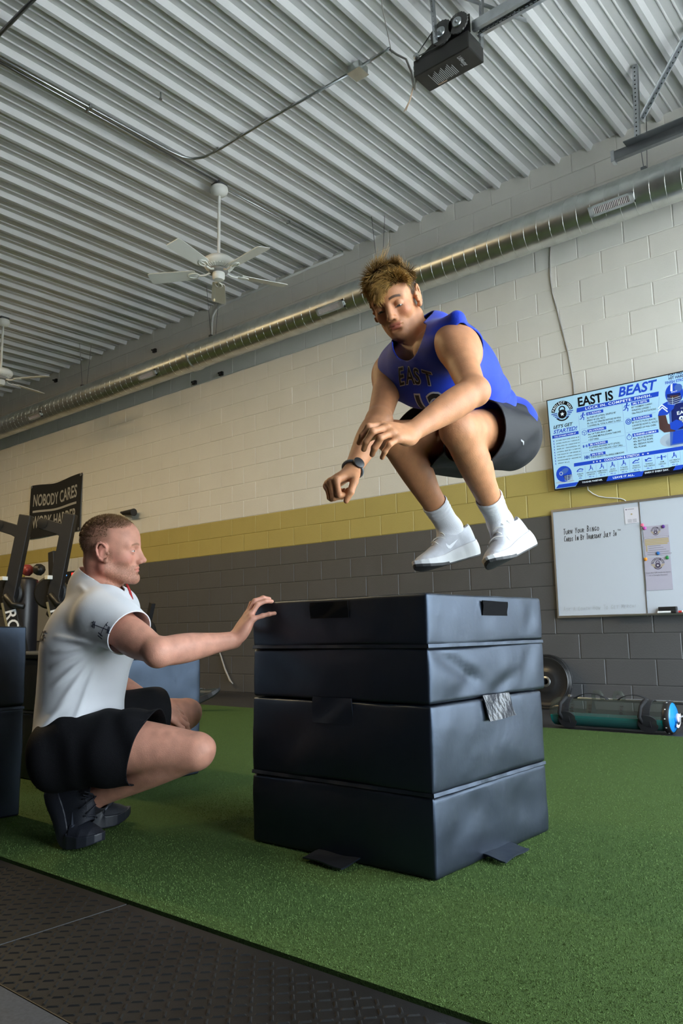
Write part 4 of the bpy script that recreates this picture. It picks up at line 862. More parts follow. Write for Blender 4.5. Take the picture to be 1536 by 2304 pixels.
for x_ in (-2.345+.075, -2.15, -1.945, -1.82):
    for i, a in enumerate((math.radians(168), math.radians(155), math.radians(142))):
        V_, F_ = text_geo(('0', 'K', 'S')[i], .028, .02); P_ = []
        for v in V_:
            aa = a + (v[0]-.01)/AR*-1; P_.append((x_-v[1]+.012, AY+(AR+.0045)*math.cos(aa), AZ+.004+(AR+.0045)*math.sin(aa)))
        SG.add(P_, F_)
SG.build('printed_marks', M_ink, ab)

# ------------------------------------------------------------------ banner
bn = thing('banner', 'black cloth banner with pale slogan hung on the cream wall', 'banner', (-11.05, D-.02, 2.2))
bx0, bx1, bz0, bz1 = -11.78, -10.31, 2.215, 3.08
def ban(u, v, k=0): # sagging cloth
    sag = -.05*math.sin(PI*u)*v*(1.0) + .012*math.sin(9*u)*v
    return Vector((bx0+(bx1-bx0)*u, D-.022-.012*math.sin(7*u+3*v)-k, bz0+(bz1-bz0)*v+sag*.9))
g = MB(); nu, nv = 30, 16
g.v = [tuple(ban(i/nu, j/nv)) for i in range(nu+1) for j in range(nv+1)]; g.f = [(i*(nv+1)+j, (i+1)*(nv+1)+j, (i+1)*(nv+1)+j+1, i*(nv+1)+j+1) for i in range(nu) for j in range(nv)]
g.build('cloth', mat('black_banner_cloth', (.010, .010, .011), .8), bn, smooth=True)
M_bt = mat('pale_banner_print', (.42, .41, .39), .8)
def ban_text(t, u0, v0, uw, vh):
    V, F = text_geo(t, 1, .02); x0 = min(v[0] for v in V); x1 = max(v[0] for v in V); y1_ = max(v[1] for v in V)
    bm = bmesh.new(); vs = [bm.verts.new(((v[0]-x0)/(x1-x0), v[1]/y1_, 0)) for v in V]
    for f in F:
        try: bm.faces.new([vs[i] for i in f])
        except Exception: pass
    m = MB(); m.add([ban(u0+uw*v.co.x, v0+vh*v.co.y, .004) for v in bm.verts], [tuple(v.index for v in f.verts) for f in (bm.verts.index_update() or bm.faces)]); bm.free()
    return m.build('slogan', M_bt, bn)
ban_text('NOBODY CARES', .07, .60, .86, .22); ban_text('WORK HARDER', .07, .19, .86, .22)
ls = MB(); n = 24
for i in range(n+1): ls.v += [tuple(ban(.07+.86*i/n, .475, .004)), tuple(ban(.07+.86*i/n, .515, .004))]
ls.f = [(2*i, 2*i+2, 2*i+3, 2*i+1) for i in range(n)]; ls.build('rule_line', M_bt, bn)
for u in (.02, .98):
    for v in (.03, .97): MB().lathe([(.010, 0), (.022, .002), (.022, .005), (.010, .006)], ban(u, v, .004), (0,-1,0), 14, cap=False).build('grommet', M_alu, bn)

# ------------------------------------------------------------------ mirror, timer, sensor
mr = thing('wall_panel', 'white vertical board panelling on the wall behind the cable trainers', 'panel', (-11.0, D-.03, .62))
M_wp = mat('white_board', (.62, .62, .60), .5); M_gp = mat('grey_board', (.22, .22, .22), .5)
for i in range(9):
    xa_ = -11.84+i*.19; MB().box((xa_, D-.03, 1.30), (xa_+.182, D-.010, 1.815)).build('board', M_wp, mr)
MB().box((-11.84, D-.025, .62), (-10.13, D-.010, 1.295)).build('lower_board', M_gp, mr); MB().box((-11.84, D-.022, 1.295), (-10.13, D-.008, 1.815)).build('backing', M_gp, mr)
tm_ = thing('interval_timer', 'black interval timer with red digits standing near the mirror', 'timer', (-10.2, 6.14, 1.4))
MB().box((-10.66, 6.10, 1.42), (-9.80, 6.16, 1.60)).build('timer_case', M_black, tm_, bevel=.01); M_led = mat('red_led', (1, .02, .015), .4, emit=3); M_led2 = mat('blue_led', (.1, .35, 1), .4, emit=3)
ST_ = Sheet((0, 6.098, 0), (1, 0, 0), (0, 0, 1), (0, -1, 0), .001)
ST_.text(M_led, '51', -10.17, 1.455, .115, .15, bold=.03); ST_.text(M_led, '2', -10.62, 1.455, .115, .08, bold=.03); ST_.disc(M_led2, -10.30, 1.545, .012)
for o in ST_.build(tm_, {}): o.name = 'lit_digits'
MB().tube([(-10.23, 6.13, 1.42), (-10.23, 6.13, 0)], .02, 8).build('timer_post', M_black, tm_)
sb = thing('wall_camera', 'small black camera on an arm fixed to the cream wall above the crouching man', 'camera', (-9.05, D-.02, 2.31))
MB().tube([(-9.22, D, 2.33), (-9.20, D-.08, 2.35), (-9.10, D-.10, 2.33)], .018, 8).build('camera_arm', M_black, sb, smooth=True); MB().tube([(-9.12, D-.1, 2.33), (-8.88, D-.1, 2.315)], [.03, .052], 14).build('camera_body', M_black, sb, smooth='auto')

# ------------------------------------------------------------------ rowing machines stored on end
M_logo = mat('white_logo', (.75, .76, .78), .5); M_tan = mat('tan_rail', (.35, .30, .18), .45, .5)
def rower(x, y, label, s=1.0, yawr=0.0):
    t = thing('cable_trainer', label, 'exercise machine', (x, y, 0), 'tall black cable trainers')
    R = CR.copy(); R.z = 0; R.normalize(); B = Vector((-CF.x, -CF.y, 0)).normalized(); Z = Vector((0,0,1)); o = Vector((x, y, 0))
    def P(a, b, z): return o + R*a*s + B*b*s + Z*z*s
    MB().beam(P(.0, 0, 1.08), P(.135, 0, 1.93), .125*s, .10*s, up=B).build('upper_column', M_blackpc, t, bevel=.008)
    MB().beam(P(.27, 0, .0), P(-.01, 0, 1.10), .125*s, .10*s, up=B).build('lower_column', M_blackpc, t, bevel=.008)
    a = MB().prism([(-.20, 1.78), (-.13, 1.88), (.06, 1.82), (.05, 1.68), (-.02, 1.72)], P(.02, .05, 0), R, Z, -.09*s).build('top_bracket', M_blackpc, t, bevel=.006)
    MB().lathe([(.02, 0), (.055, .005), (.05, .02), (.055, .035), (.02, .04)], P(-.14, .02, 1.83), B, 20).build('pulley', M_black, t, smooth='auto')
    MB().lathe([(.02, -.05), (.15, -.05), (.17, -.03), (.17, .03), (.15, .05), (.02, .05)], P(-.06, -.06, 1.12), B, 30).build('flywheel_cover', M_black, t, smooth='auto')
    MB().tube([P(-.02, .06, 1.10), P(.06, .08, 1.00), P(.18, .08, .98)], .03*s, 8).build('handle_arm', M_black, t, smooth=True)
    MB().box(tuple(P(-.05, .05, 1.27)-Vector((.03, .03, .02))), tuple(P(-.05, .05, 1.27)+Vector((.03, .03, .02)))).build('monitor', M_whitepl, t, bevel=.004)
    MB().beam(P(-.055, .055, 1.02), P(.185, .055, .06), .022*s, .012*s, up=B).build('slide_rail', M_tan, t)
    MB().beam(P(-.15, 0, .03), P(.45, 0, .03), .08*s, .06*s).build('base_foot', M_blackpc, t, bevel=.006)
    MB().beam(P(.03, -.3, .03), P(.03, .3, .03), .08*s, .06*s).build('base_foot', M_blackpc, t, bevel=.006)
    V, F = text_geo('ROGUE', .17*s, .015); d0 = P(.03, .052, .955); dv = (P(.27, .052, 0)-P(-.01, .052, 1.10)).normalized(); rr = dv.cross(B); rr = -rr if rr.dot(R) < 0 else rr
    m = MB(); m.add([d0 + dv*v[0] - rr*.058*s + rr*v[1]*.95 + B*.004 for v in V], F); m.build('logo_print', M_logo, t)
    return t
rower(-7.47, 4.30, 'tall black cable trainer with white lettering, second from the left edge', 1.0)
rower(-7.85, 4.02, 'tall black cable trainer at the left edge of the picture', 1.0)
# third machine behind
t3 = thing('squat_rack', 'dark upright of a rack in front of the mirror behind the trainers', 'rack', (-9.1, 5.6, 0))
MB().beam((-9.40, 5.5, 0), (-9.62, 5.5, 1.79), .13, .10, up=(0, 1, 0)).build('upright', M_blackpc, t3, bevel=.008); MB().beam((-9.5, 5.5, .04), (-9.0, 5.5, .04), .1, .08).build('base_foot', M_blackpc, t3)
MB().tube([(-9.52, 5.42, .98), (-9.30, 5.40, .90)], .05, 12).build('roller_pad', M_black, t3, smooth='auto')
hbag = thing('heavy_bag', 'dark standing heavy bag between the trainers and the mirror', 'heavy bag', (-9.5, 5.2, 0))
MB().lathe([(.05, 0), (.25, .02), (.28, .10), (.22, .30), (.17, .34)], (-9.85, 5.25, 0), (0,0,1), 28).build('bag_base', M_black, hbag, smooth='auto'); MB().lathe([(.15, .34), (.165, .38), (.165, 1.35), (.15, 1.42), (.08, 1.45), (.01, 1.455)], (-9.85, 5.25, 0), (0,0,1), 28).build('bag_body', mat('dark_bag_leather', (.02, .02, .025), .35), hbag, smooth='auto')
for q, (x_, y_, z_, c, lb) in enumerate(((-10.02, 5.20, 1.54, (.03, .03, .03), 'black boxing glove resting on the heavy bag, left one'), (-9.80, 5.24, 1.545, (.30, .05, .05), 'dark red glove between the two black ones on the heavy bag'), (-9.58, 5.28, 1.54, (.02, .02, .02), 'black boxing glove beside the trainer column'))):
    m = MB().lathe([(.01, -.075), (.05, -.065), (.075, -.02), (.078, .02), (.055, .06), (.01, .075)], (x_, y_, z_), (.3, .2, 1), 18).tube([(x_+.05, y_-.03, z_+.02), (x_+.085, y_-.05, z_-.01), (x_+.07, y_-.05, z_-.04)], [.02, .024, .012], 8).build('boxing_glove', mat('glove_%d' % q, c, .4), org=(x_, y_, z_-.07), smooth=True); tag(m, lb, 'glove', 'gloves on the heavy bag')
# storage bench with bits on top of it
kb = thing('equipment_shelf', 'low dark shelf along the wall behind the trainers', 'shelf', (-10.5, 5.7, 0))
MB().box((-12.4, 5.5, .42), (-9.9, 5.95, .46)).build('shelf_board', M_dkmetal, kb)
for x_ in (-12.3, -11.1, -10.0): MB().box((x_-.03, 5.52, 0), (x_+.03, 5.93, .42)).build('shelf_leg', M_dkmetal, kb)
bench = thing('padded_bench', 'dark padded bench partly hidden behind the crouching man', 'bench', (-7.2, 5.3, 0))
MB().box((-7.55, 5.2, .52), (-6.9, 5.5, .62)).build('bench_pad', M_black, bench, bevel=.03); MB().beam((-7.4, 5.35, .56), (-7.25, 5.35, 1.02), .05, .05).build('bench_post', M_blackpc, bench)
MB().lathe([(.02, -.03), (.19, -.03), (.20, 0), (.19, .03), (.02, .03)], (-7.32, 5.30, .66), (0, -1, 0), 28).build('round_pad', M_black, bench, smooth='auto')
for x_ in (-7.5, -6.95): MB().beam((x_, 5.35, 0), (x_, 5.35, .52), .05, .05).build('bench_leg', M_blackpc, bench)
rp = MB().tube([(-7.30, D-.02, .62), (-7.20, D-.03, .44), (-7.10, D-.04, .26), (-7.00, D-.05, .13), (-6.93, D-.07, .10)], [.006, .009, .011, .013, .006], 8).build('jump_rope', M_cable, org=(-7.1, D-.05, .1), smooth=True); tag(rp, 'thin grey rope hanging down the grey wall beside the foam box', 'rope')
# ------------------------------------------------------------------ implicit-surface modelling for figures
def V3(*a): return np.array(a, float)
def un(v): v = np.asarray(v, float); return v/np.linalg.norm(v)
def cv(r, u, f):  # camera-basis direction -> world
    return un(np.array(CR)*r + np.array(CU)*u + np.array(CF)*f)
def smooth_profile(rs, n=33):
    rs = np.asarray(rs, float); x = np.linspace(0, 1, len(rs)); m = np.gradient(rs, x); t = np.linspace(0, 1, n); out = np.empty(n)
    for i, q in enumerate(t):
        k = min(int(q*(len(rs)-1)), len(rs)-2); h = x[1]-x[0]; s = (q-x[k])/h
        out[i] = (2*s**3-3*s**2+1)*rs[k] + (s**3-2*s**2+s)*h*m[k] + (-2*s**3+3*s**2)*rs[k+1] + (s**3-s**2)*h*m[k+1]
    return t, out
class Prims:
    def __init__(s): s.p = []
    def add(s, fn, c, R, k, op): s.p.append((fn, np.asarray(c, float), R, k, op)); return s
    def limb(s, a, b, rs, k=.02, op=1, bow=None, flat=None):
        a = np.asarray(a, float); b = np.asarray(b, float); d = b-a; L2 = d@d; tt, rr = smooth_profile(rs) if len(rs) > 2 else (np.array([0., 1.]), np.asarray(rs, float)); bw = None if bow is None else np.asarray(bow, float)
        if flat is not None: fa = un(flat[0]); fs = flat[1]
        def fn(P):
            q = P-a; t = np.clip(q@d/L2, 0, 1); e = q-t[:, None]*d
            if bw is not None: e = e-(4*t*(1-t))[:, None]*bw
            if flat is not None: e = e + np.outer((e@fa)*(fs-1), fa)
            return np.sqrt((e*e).sum(1)) - np.interp(t, tt, rr)
        return s.add(fn, (a+b)/2, math.sqrt(L2)/2+max(rs)*1.3+(0 if bw is None else np.linalg.norm(bw)), k, op)
    def ell(s, c, ax, r, k=.02, op=1):
        c = np.asarray(c, float); A = np.asarray(ax, float); r = np.asarray(r, float)
        def fn(P):
            q = (P-c)@A.T; k0 = np.sqrt(((q/r)**2).sum(1)); k1 = np.sqrt(((q/(r*r))**2).sum(1)); return k0*(k0-1)/np.maximum(k1, 1e-9)
        return s.add(fn, c, r.max(), k, op)
    def sph(s, c, r, k=.02, op=1):
        c = np.asarray(c, float); return s.add(lambda P: np.sqrt(((P-c)**2).sum(1))-r, c, r, k, op)
    def __call__(s, P, far=.12, mar=.05):
        d = np.full(len(P), far); lo = P.min(0); hi = P.max(0)
        for fn, c, R, k, op in s.p:
            e = np.maximum(np.maximum(lo-c, c-hi), 0)
            if e@e > (R+mar+k)**2: continue
            q = P-c; m = np.einsum('ij,ij->i', q, q) < (R+mar+k)**2
            if not m.any(): continue
            v = fn(P[m]); a = d[m]
            if op > 0:
                h = np.clip(.5+.5*(a-v)/k, 0, 1); d[m] = a+(v-a)*h-k*h*(1-h)
            else:
                v = -v; h = np.clip(.5-.5*(a-v)/k, 0, 1); d[m] = a+(v-a)*h+k*h*(1-h)
        return d
def mesh_sdf(f, lo, hi, h, iters=2):
    lo = np.asarray(lo, float); nb = np.ceil((np.asarray(hi)-lo)/(8*h)).astype(int); n = nb*8+1
    bi = np.stack(np.meshgrid(*[np.arange(q) for q in nb], indexing='ij'), -1).reshape(-1, 3)
    cen = lo+(bi+.5)*8*h; dc = f(cen); act = np.abs(dc) < 8*h*.88+.012
    G = np.full(tuple(n), .5, np.float32)
    sgn = np.where(dc < 0, -.5, .5)
    for (i, j, k), v in zip(bi[(~act) & (sgn < 0)], sgn[(~act) & (sgn < 0)]): G[i*8:i*8+9, j*8:j*8+9, k*8:k*8+9] = v
    loc = np.stack(np.meshgrid(*[np.arange(9)]*3, indexing='ij'), -1).reshape(-1, 3)
    ab = bi[act]
    for s0 in range(0, len(ab), 100):
        idx = (ab[s0:s0+100, None, :]*8+loc[None]).reshape(-1, 3)
        flat = np.ravel_multi_index(idx.T, G.shape); flat = np.unique(flat); ii = np.stack(np.unravel_index(flat, G.shape), 1)
        G.reshape(-1)[flat] = f(lo+ii*h)
    S = G < 0
    c = np.zeros(tuple(n-1), np.int8)
    for a in (0, 1):
        for b in (0, 1):
            for d in (0, 1): c += S[a:n[0]-1+a, b:n[1]-1+b, d:n[2]-1+d]
    cells = np.argwhere((c > 0) & (c < 8)); cid = np.full(tuple(n-1), -1, np.int32); cid[tuple(cells.T)] = np.arange(len(cells))
    acc = np.zeros((len(cells), 3)); cnt = np.zeros(len(cells))
    cor = [(a, b, d) for a in (0, 1) for b in (0, 1) for d in (0, 1)]
    for p in cor:
        for ax in range(3):
            if p[ax]: continue
            q = list(p); q[ax] = 1
            A = cells+np.array(p); B = cells+np.array(q); va = G[tuple(A.T)].astype(float); vb = G[tuple(B.T)].astype(float); m = (va < 0) != (vb < 0)
            t = va[m]/(va[m]-vb[m]); acc[m] += A[m]+t[:, None]*(B[m]-A[m]); cnt[m] += 1
    Vv = lo+acc/cnt[:, None]*h
    F = []
    for ax in range(3):
        o = [q for q in range(3) if q != ax]; sl0 = [slice(None)]*3; sl1 = [slice(None)]*3; sl0[ax] = slice(0, n[ax]-1); sl1[ax] = slice(1, n[ax])
        e = np.argwhere(S[tuple(sl0)] != S[tuple(sl1)]); e = e[(e[:, o[0]] > 0) & (e[:, o[1]] > 0) & (e[:, o[0]] < n[o[0]]-1) & (e[:, o[1]] < n[o[1]]-1)]
        ins = S[tuple(e.T)]; qs = []
        for da, db in ((-1, -1), (0, -1), (0, 0), (-1, 0)):
            g = e.copy(); g[:, o[0]] += da; g[:, o[1]] += db; qs.append(cid[tuple(g.T)])
        Q = np.stack(qs, 1); fl = ins if ax != 1 else ~ins
        Q[~fl] = Q[~fl][:, ::-1]; F.append(Q)
    F = np.concatenate(F); F = F[(F >= 0).all(1)]
    for _ in range(iters):
        ff = lambda Q: np.concatenate([f(Q[i:i+4000]) for i in range(0, len(Q), 4000)])
        d = ff(Vv); e = h*.25; g = np.stack([ff(Vv+np.eye(3)[k]*e)-d for k in range(3)], 1)/e
        g2 = np.maximum((g*g).sum(1), .05); st = (d/g2)[:, None]*g; L = np.linalg.norm(st, axis=1, keepdims=True); st *= np.minimum(1, h/np.maximum(L, 1e-9)); Vv = Vv-st
    return Vv, F
def np_mesh(name, Vv, F, o=(0, 0, 0)):
    me = bpy.data.meshes.new(name); nv, nf = len(Vv), len(F); k = F.shape[1]
    me.vertices.add(nv); me.vertices.foreach_set('co', (Vv-np.asarray(o)).astype('f').ravel())
    me.loops.add(nf*k); me.loops.foreach_set('vertex_index', F.astype('i').ravel()); me.polygons.add(nf)
    me.polygons.foreach_set('loop_start', np.arange(0, nf*k, k, dtype='i')); me.polygons.foreach_set('loop_total', np.full(nf, k, dtype='i'))
    me.polygons.foreach_set('use_smooth', np.ones(nf, dtype=bool)); me.update(calc_edges=True); return me
def set_col(me, colr):
    a = me.color_attributes.new('Col', 'FLOAT_COLOR', 'POINT'); c = np.ones((len(me.vertices), 4), 'f'); c[:, :3] = colr; a.data.foreach_set('color', c.ravel())
def clip_mesh(Vv, F, g):
    """keep g>0; cut faces linearly"""
    T = np.concatenate([F[:, [0, 1, 2]], F[:, [0, 2, 3]]]) if F.shape[1] == 4 else F
    s = g[T] > 0; n = s.sum(1); keep = T[n == 3]; newv = []; cache = {}; out = [keep]; nv = len(Vv); add = []
    def cut(a, b):
        k = (min(a, b), max(a, b))
        if k not in cache:
            t = g[a]/(g[a]-g[b]); newv.append(Vv[a]+(Vv[b]-Vv[a])*t); cache[k] = nv+len(newv)-1
        return cache[k]
    for tr, ss in zip(T[(n == 1) | (n == 2)], s[(n == 1) | (n == 2)]):
        tr = list(tr); ss = list(ss)
        if sum(ss) == 1:
            i = ss.index(True); a, b, c = tr[i], tr[(i+1) % 3], tr[(i+2) % 3]; add.append((a, cut(a, b), cut(a, c)))
        else:
            i = ss.index(False); a, b, c = tr[i], tr[(i+1) % 3], tr[(i+2) % 3]; p, q = cut(a, b), cut(a, c); add += [(p, b, c), (p, c, q)]
    if add: out.append(np.array(add))
    T = np.concatenate(out); Vn = np.concatenate([Vv, np.array(newv)]) if newv else Vv
    u, inv = np.unique(T, return_inverse=True); return Vn[u], inv.reshape(T.shape)
def waves(seed, n, f0, f1):
    r = np.random.RandomState(seed); D_ = r.normal(size=(n, 3)); D_ /= np.linalg.norm(D_, axis=1, keepdims=True); fr = r.uniform(f0, f1, n); ph = r.uniform(0, 6.28, n)
    return lambda P: sum(np.sin((P@D_[i])*fr[i]+ph[i]) for i in range(n))/math.sqrt(n)
def seg_dist(P, a, b):
    a = np.asarray(a, float); d = np.asarray(b, float)-a; t = np.clip((P-a)@d/(d@d), 0, 1); return np.linalg.norm(P-a-t[:, None]*d, axis=1), t
class Frame:
    def __init__(s, c, F, L, U, k=1.0): s.c = np.asarray(c, float); s.F = un(F); s.L = un(L); s.U = un(U); s.k = k; s.A = np.stack([s.F, s.L, s.U])
    def w(s, f, l, u): return s.c + s.k*(f*s.F+l*s.L+u*s.U)
    def loc(s, P): return (P-s.c)@s.A.T/s.k
def tilt(A, ang):  # rotate f,u about l
    c, q = math.cos(ang), math.sin(ang); return np.stack([A[0]*c+A[2]*q, A[1], A[2]*c-A[0]*q])
def head_prims(B, H, slit=(0, .0045), jaw=1.0, nose=1.0):
    k = H.k; A = H.A
    def E(f, l, u, r, kk, op=1, an=0): B.ell(H.w(f, l, u), tilt(A, an) if an else A, np.array(r)*k, kk*k, op)
    def Cn(p, q, r0, r1, kk, op=1): B.limb(H.w(*p), H.w(*q), [r0*k, r1*k], kk*k, op)
    E(-.012, 0, .036, (.098, .075, .083), .02)
    E(.020, 0, -.030, (.066, .055, .084), .026)
    E(.044, 0, .034, (.046, .056, .052), .03)
    for s in (-1, 1):
        E(.049, s*.041, -.028, (.029, .021, .024), .020)
        Cn((-.010, s*.054*jaw, -.060), (.062, s*.018, -.098), .019, .016, .028)
    E(.075, 0, -.099, (.017, .021, .016), .018)
    for s in (-1, 1): Cn((.082, s*.010, .015), (.066, s*.046, .017), .0095, .009, .014)
    for s in (-1, 1): E(.096, s*.032, -.003, (.017, .020, .0125), .013, -1)
    E(.086, 0, -.028, (.015, .014, .022), .014)
    Cn((.087, 0, .010), (.106, 0, -.033), .0070, .0098, .010)
    E(.1085*nose, 0, -.0365, (.0105, .0105, .0092), .006)
    for s in (-1, 1): E(.097, s*.0115, -.0415, (.0100, .0062, .0074), .006)
    for s in (-1, 1): E(.104, s*.0058, -.0480, (.0050, .0032, .0038), .003, -1)
    E(.070, 0, -.068, (.019, .029, .023), .018)
    E(.0868, 0, -.0630, (.0060, .0205, .0042), .006); E(.0858, 0, -.0726, (.0066, .0175, .0050), .006)
    Cn((.0945, 0, -.0676), (.083, .0245, -.0685), .0016, .0012, .0025, -1); Cn((.0945, 0, -.0676), (.083, -.0245, -.0685), .0016, .0012, .0025, -1)
    E(.089, 0, -.0840, (.005, .015, .0040), .007, -1)
    for s in (-1, 1):
        ec = H.w(.0715, s*.032, -.003); uc, h0 = slit
        def lid(P, ec=ec):
            q = (P-ec)@A.T/k; d = np.sqrt((q*q).sum(1))-.0152
            hh = h0*np.clip(1-(q[:, 1]/.0135)**2, 0, 1)-1e-4
            cut = np.where(q[:, 0] > 0, hh-np.abs(q[:, 2]-uc), -.01); return np.maximum(d, cut)*k
        B.add(lid, ec, .0155*k, .0035*k, 1)
        eA = tilt(A, -.22)
        B.ell(H.w(-.012, s*.0765, -.006), eA, np.array((.0185, .0095, .031))*k, .007*k)
        B.ell(H.w(-.006, s*.0890, -.010), eA, np.array((.0095, .0060, .0165))*k, .004*k, -1)
        B.ell(H.w(-.013, s*.0890, .012), eA, np.array((.0075, .0045, .0085))*k, .004*k, -1)
        pts = []
        for t in np.linspace(-2.3, 2.6, 11): 
            f_, u_ = -.012-.0185*math.cos(t)*1.0, .000+.0305*math.sin(t)*1.0
            pts.append(H.w(-.012+(f_+.012)*.98+(u_)*-.0+ -.22*u_*.9, s*(.0835+.0015*math.sin(t)), u_-.004))
        for a, b in zip(pts, pts[1:]): B.limb(a, b, [.0036*k, .0036*k], .003*k)
        B.sph(H.w(.001, s*.078, -.036), .0078*k, .006*k); B.sph(H.w(.007, s*.0795, -.010), .0050*k, .004*k)
FING = [(.092, .026, (.043, .026, .021), .0092), (.096, .0075, (.047, .030, .022), .0094), (.091, -.0115, (.043, .028, .021), .0089), (.083, -.0295, (.034, .021, .018), .0080)]
def hand_prims(B, wr, d, n, side, flex, spread=(.10, .02, -.05, -.16), thumb=None, k=1.0, dirs=None):
    """wr wrist point, d pointing to fingers, n out of the back of the hand, side +1 when n x d is the thumb side"""
    d = un(d); n = un(n-np.dot(n, d)*d); s = np.cross(n, d)*side; wr = np.asarray(wr, float); W = lambda a, b, c: wr + k*(a*d+b*s+c*n)
    mc = []
    for i, (L, off, ph, r) in enumerate(FING):
        m = W(L, off, .002-.004*abs(i-1.3)); mc.append(m)
        B.limb(W(.004, off*.55, 0), m, [.0135*k, .0130*k, .0105*k], .014*k)
    B.ell(W(.050, -.002, -.004), np.stack([d, s, n]), np.array((.045, .036, .013))*k, .012*k)
    B.ell(W(.030, .024, -.012), np.stack([un(d+.5*s), un(s-.5*d), n]), np.array((.030, .015, .014))*k, .012*k)
    B.ell(W(.035, -.026, -.009), np.stack([d, s, n]), np.array((.032, .012, .013))*k, .012*k)
    tips = []
    for i, (L, off, ph, r) in enumerate(FING):
        p = mc[i]; sp = spread[i]; fd = un(d*math.cos(sp)+s*math.sin(sp)); nn = n; ang = 0
        if dirs and dirs[i] is not None:
            segs = dirs[i]
        else: segs = None
        for j in range(3):
            ang += flex[i][j]; q = un(fd*math.cos(ang)-nn*math.sin(ang)) if segs is None else un(segs[j])
            e = p+q*ph[j]*k*1.0; r0 = r*(1-.09*j)*k; r1 = r*(1-.09*(j+1))*k
            B.limb(p, e, [r0*1.06, r0*.95, r1*1.04], .0035*k if j else .007*k); p = e
        tips.append((p, q))
    c = W(.016, .026, -.012); t = thumb or [(.75, .62, -.22), (.92, .35, -.25), (.97, .15, -.25)]
    for j, (ln, r0, r1) in enumerate(((.046, .0140, .0118), (.034, .0112, .0100), (.027, .0100, .0078))):
        q = un(t[j][0]*d+t[j][1]*s+t[j][2]*n); e = c+q*ln*k; B.limb(c, e, [r0*k, r1*k], .010*k if j == 0 else .004*k); c = e
    tips.append((c, q)); return tips, W
SKIN = {}
def figure_mesh(name, B, spheres, lo, hi, colour, root, mt, h=.0052, hf=.0022):
    parts = []; Vv, F = mesh_sdf(B, lo, hi, h, 1); cen = Vv[F].mean(1); keep = np.ones(len(F), bool)
    for c, r in spheres: keep &= np.linalg.norm(cen-c, axis=1) > r-.006
    parts.append((Vv, F[keep]))
    for i, (c, r) in enumerate(spheres):
        Vs, Fs = mesh_sdf(B, c-r-.01, c+r+.01, hf if r < .13 else hf*.95); cs = Vs[Fs].mean(1); kk = np.linalg.norm(cs-c, axis=1) < r
        for c2, r2 in spheres[:i]: kk &= np.linalg.norm(cs-c2, axis=1) > r2-.004
        parts.append((Vs, Fs[kk]))
    off = 0; VV = []; FF = []
    for v, f in parts:
        u, inv = np.unique(f, return_inverse=True); VV.append(v[u]); FF.append(inv.reshape(f.shape)+off); off += len(u)
    VV = np.concatenate(VV); FF = np.concatenate(FF); me = np_mesh(name, VV, FF, ORG[root.name]); set_col(me, colour(VV)); me.materials.append(mt)
    return link(name, me, None, root, o=ORG[root.name])
def garment(name, f, lo, hi, clips, root, mt, h=.005, th=.0035, colour=None):
    Vv, F = mesh_sdf(f, lo, hi, h, 1); g = np.full(len(Vv), 1.0)
    for c in clips: g = np.minimum(g, c(Vv))
    Vv, F = clip_mesh(Vv, F, g); me = np_mesh(name, Vv, F, ORG[root.name]); me.materials.append(mt)
    ob = link(name, me, None, root, o=ORG[root.name])
    s = ob.modifiers.new('thickness', 'SOLIDIFY'); s.thickness = th; s.offset = -.6; return ob
def bvh_of(ob):
    from mathutils.bvhtree import BVHTree
    me = ob.data; o = ORG[ob.name]; return BVHTree.FromPolygons([v.co+o for v in me.vertices], [tuple(p.vertices) for p in me.polygons])
def print_on(parent, bvh, V, F, o, ux, uy, n, mt, nm, lift=.003, root=None):
    """lay flat shapes (u,v) on a curved surface by projecting them along -n"""
    o = Vector(o); ux = Vector(ux); uy = Vector(uy); n = Vector(n).normalized()
    bm = bmesh.new(); vs = [bm.verts.new((v[0], v[1], 0)) for v in V]
    for f in F:
        try: bm.faces.new([vs[i] for i in f])
        except Exception: pass
    bmesh.ops.triangulate(bm, faces=bm.faces)
    mx = max(max(abs(v.co.x) for v in bm.verts), max(abs(v.co.y) for v in bm.verts))
    for _ in range(3):
        es = [e for e in bm.edges if e.calc_length() > .012]
        if not es: break
        bmesh.ops.subdivide_edges(bm, edges=es, cuts=1); bmesh.ops.triangulate(bm, faces=bm.faces)
    bm.verts.index_update(); P = []
    for v in bm.verts:
        q = o+ux*v.co.x+uy*v.co.y; hit = bvh.ray_cast(q+n*.25, -n, .6); p = hit[0] if hit[0] is not None else q; nn = hit[1] if hit[0] is not None else n
        P.append(p+(nn if nn.dot(n) > 0 else -nn)*lift)
    m = MB(); m.add(P, [tuple(v.index for v in f.verts) for f in bm.faces]); bm.free(); ob = m.build(nm, mt, parent, smooth=True); ob['kind'] = 'stuff'; return ob
M_skinA = mat('tanned_skin', attr='Col', rough=.52, var=.10, vscale=45, bump=.10, bscale=300, spec=.38, sss=.10)
M_skinB = mat('fair_skin', attr='Col', rough=.52, var=.10, vscale=45, bump=.10, bscale=300, spec=.38, sss=.10)
M_eye = mat('eye_white', (.72, .70, .68), .15); M_iris = mat('eye_iris', (.05, .06, .06), .1)
def eyes(H, root, gaze, par):
    for s in (-1, 1):
        c = H.w(.0712, s*.032, -.003); m = MB().lathe([(.0141*H.k*math.sin(a), .0141*H.k*math.cos(a)) for a in np.linspace(.02, 3.12, 14)], c, tuple(gaze), 18)
        e = m.build('eye', M_eye, par, smooth=True)
        MB().lathe([(.0062*H.k*q, .0141*H.k*math.cos(math.asin(.44*q))+.0004) for q in (1, .6, .05)], c, tuple(gaze), 18, cap=False).build('iris', M_iris, e, smooth=True)

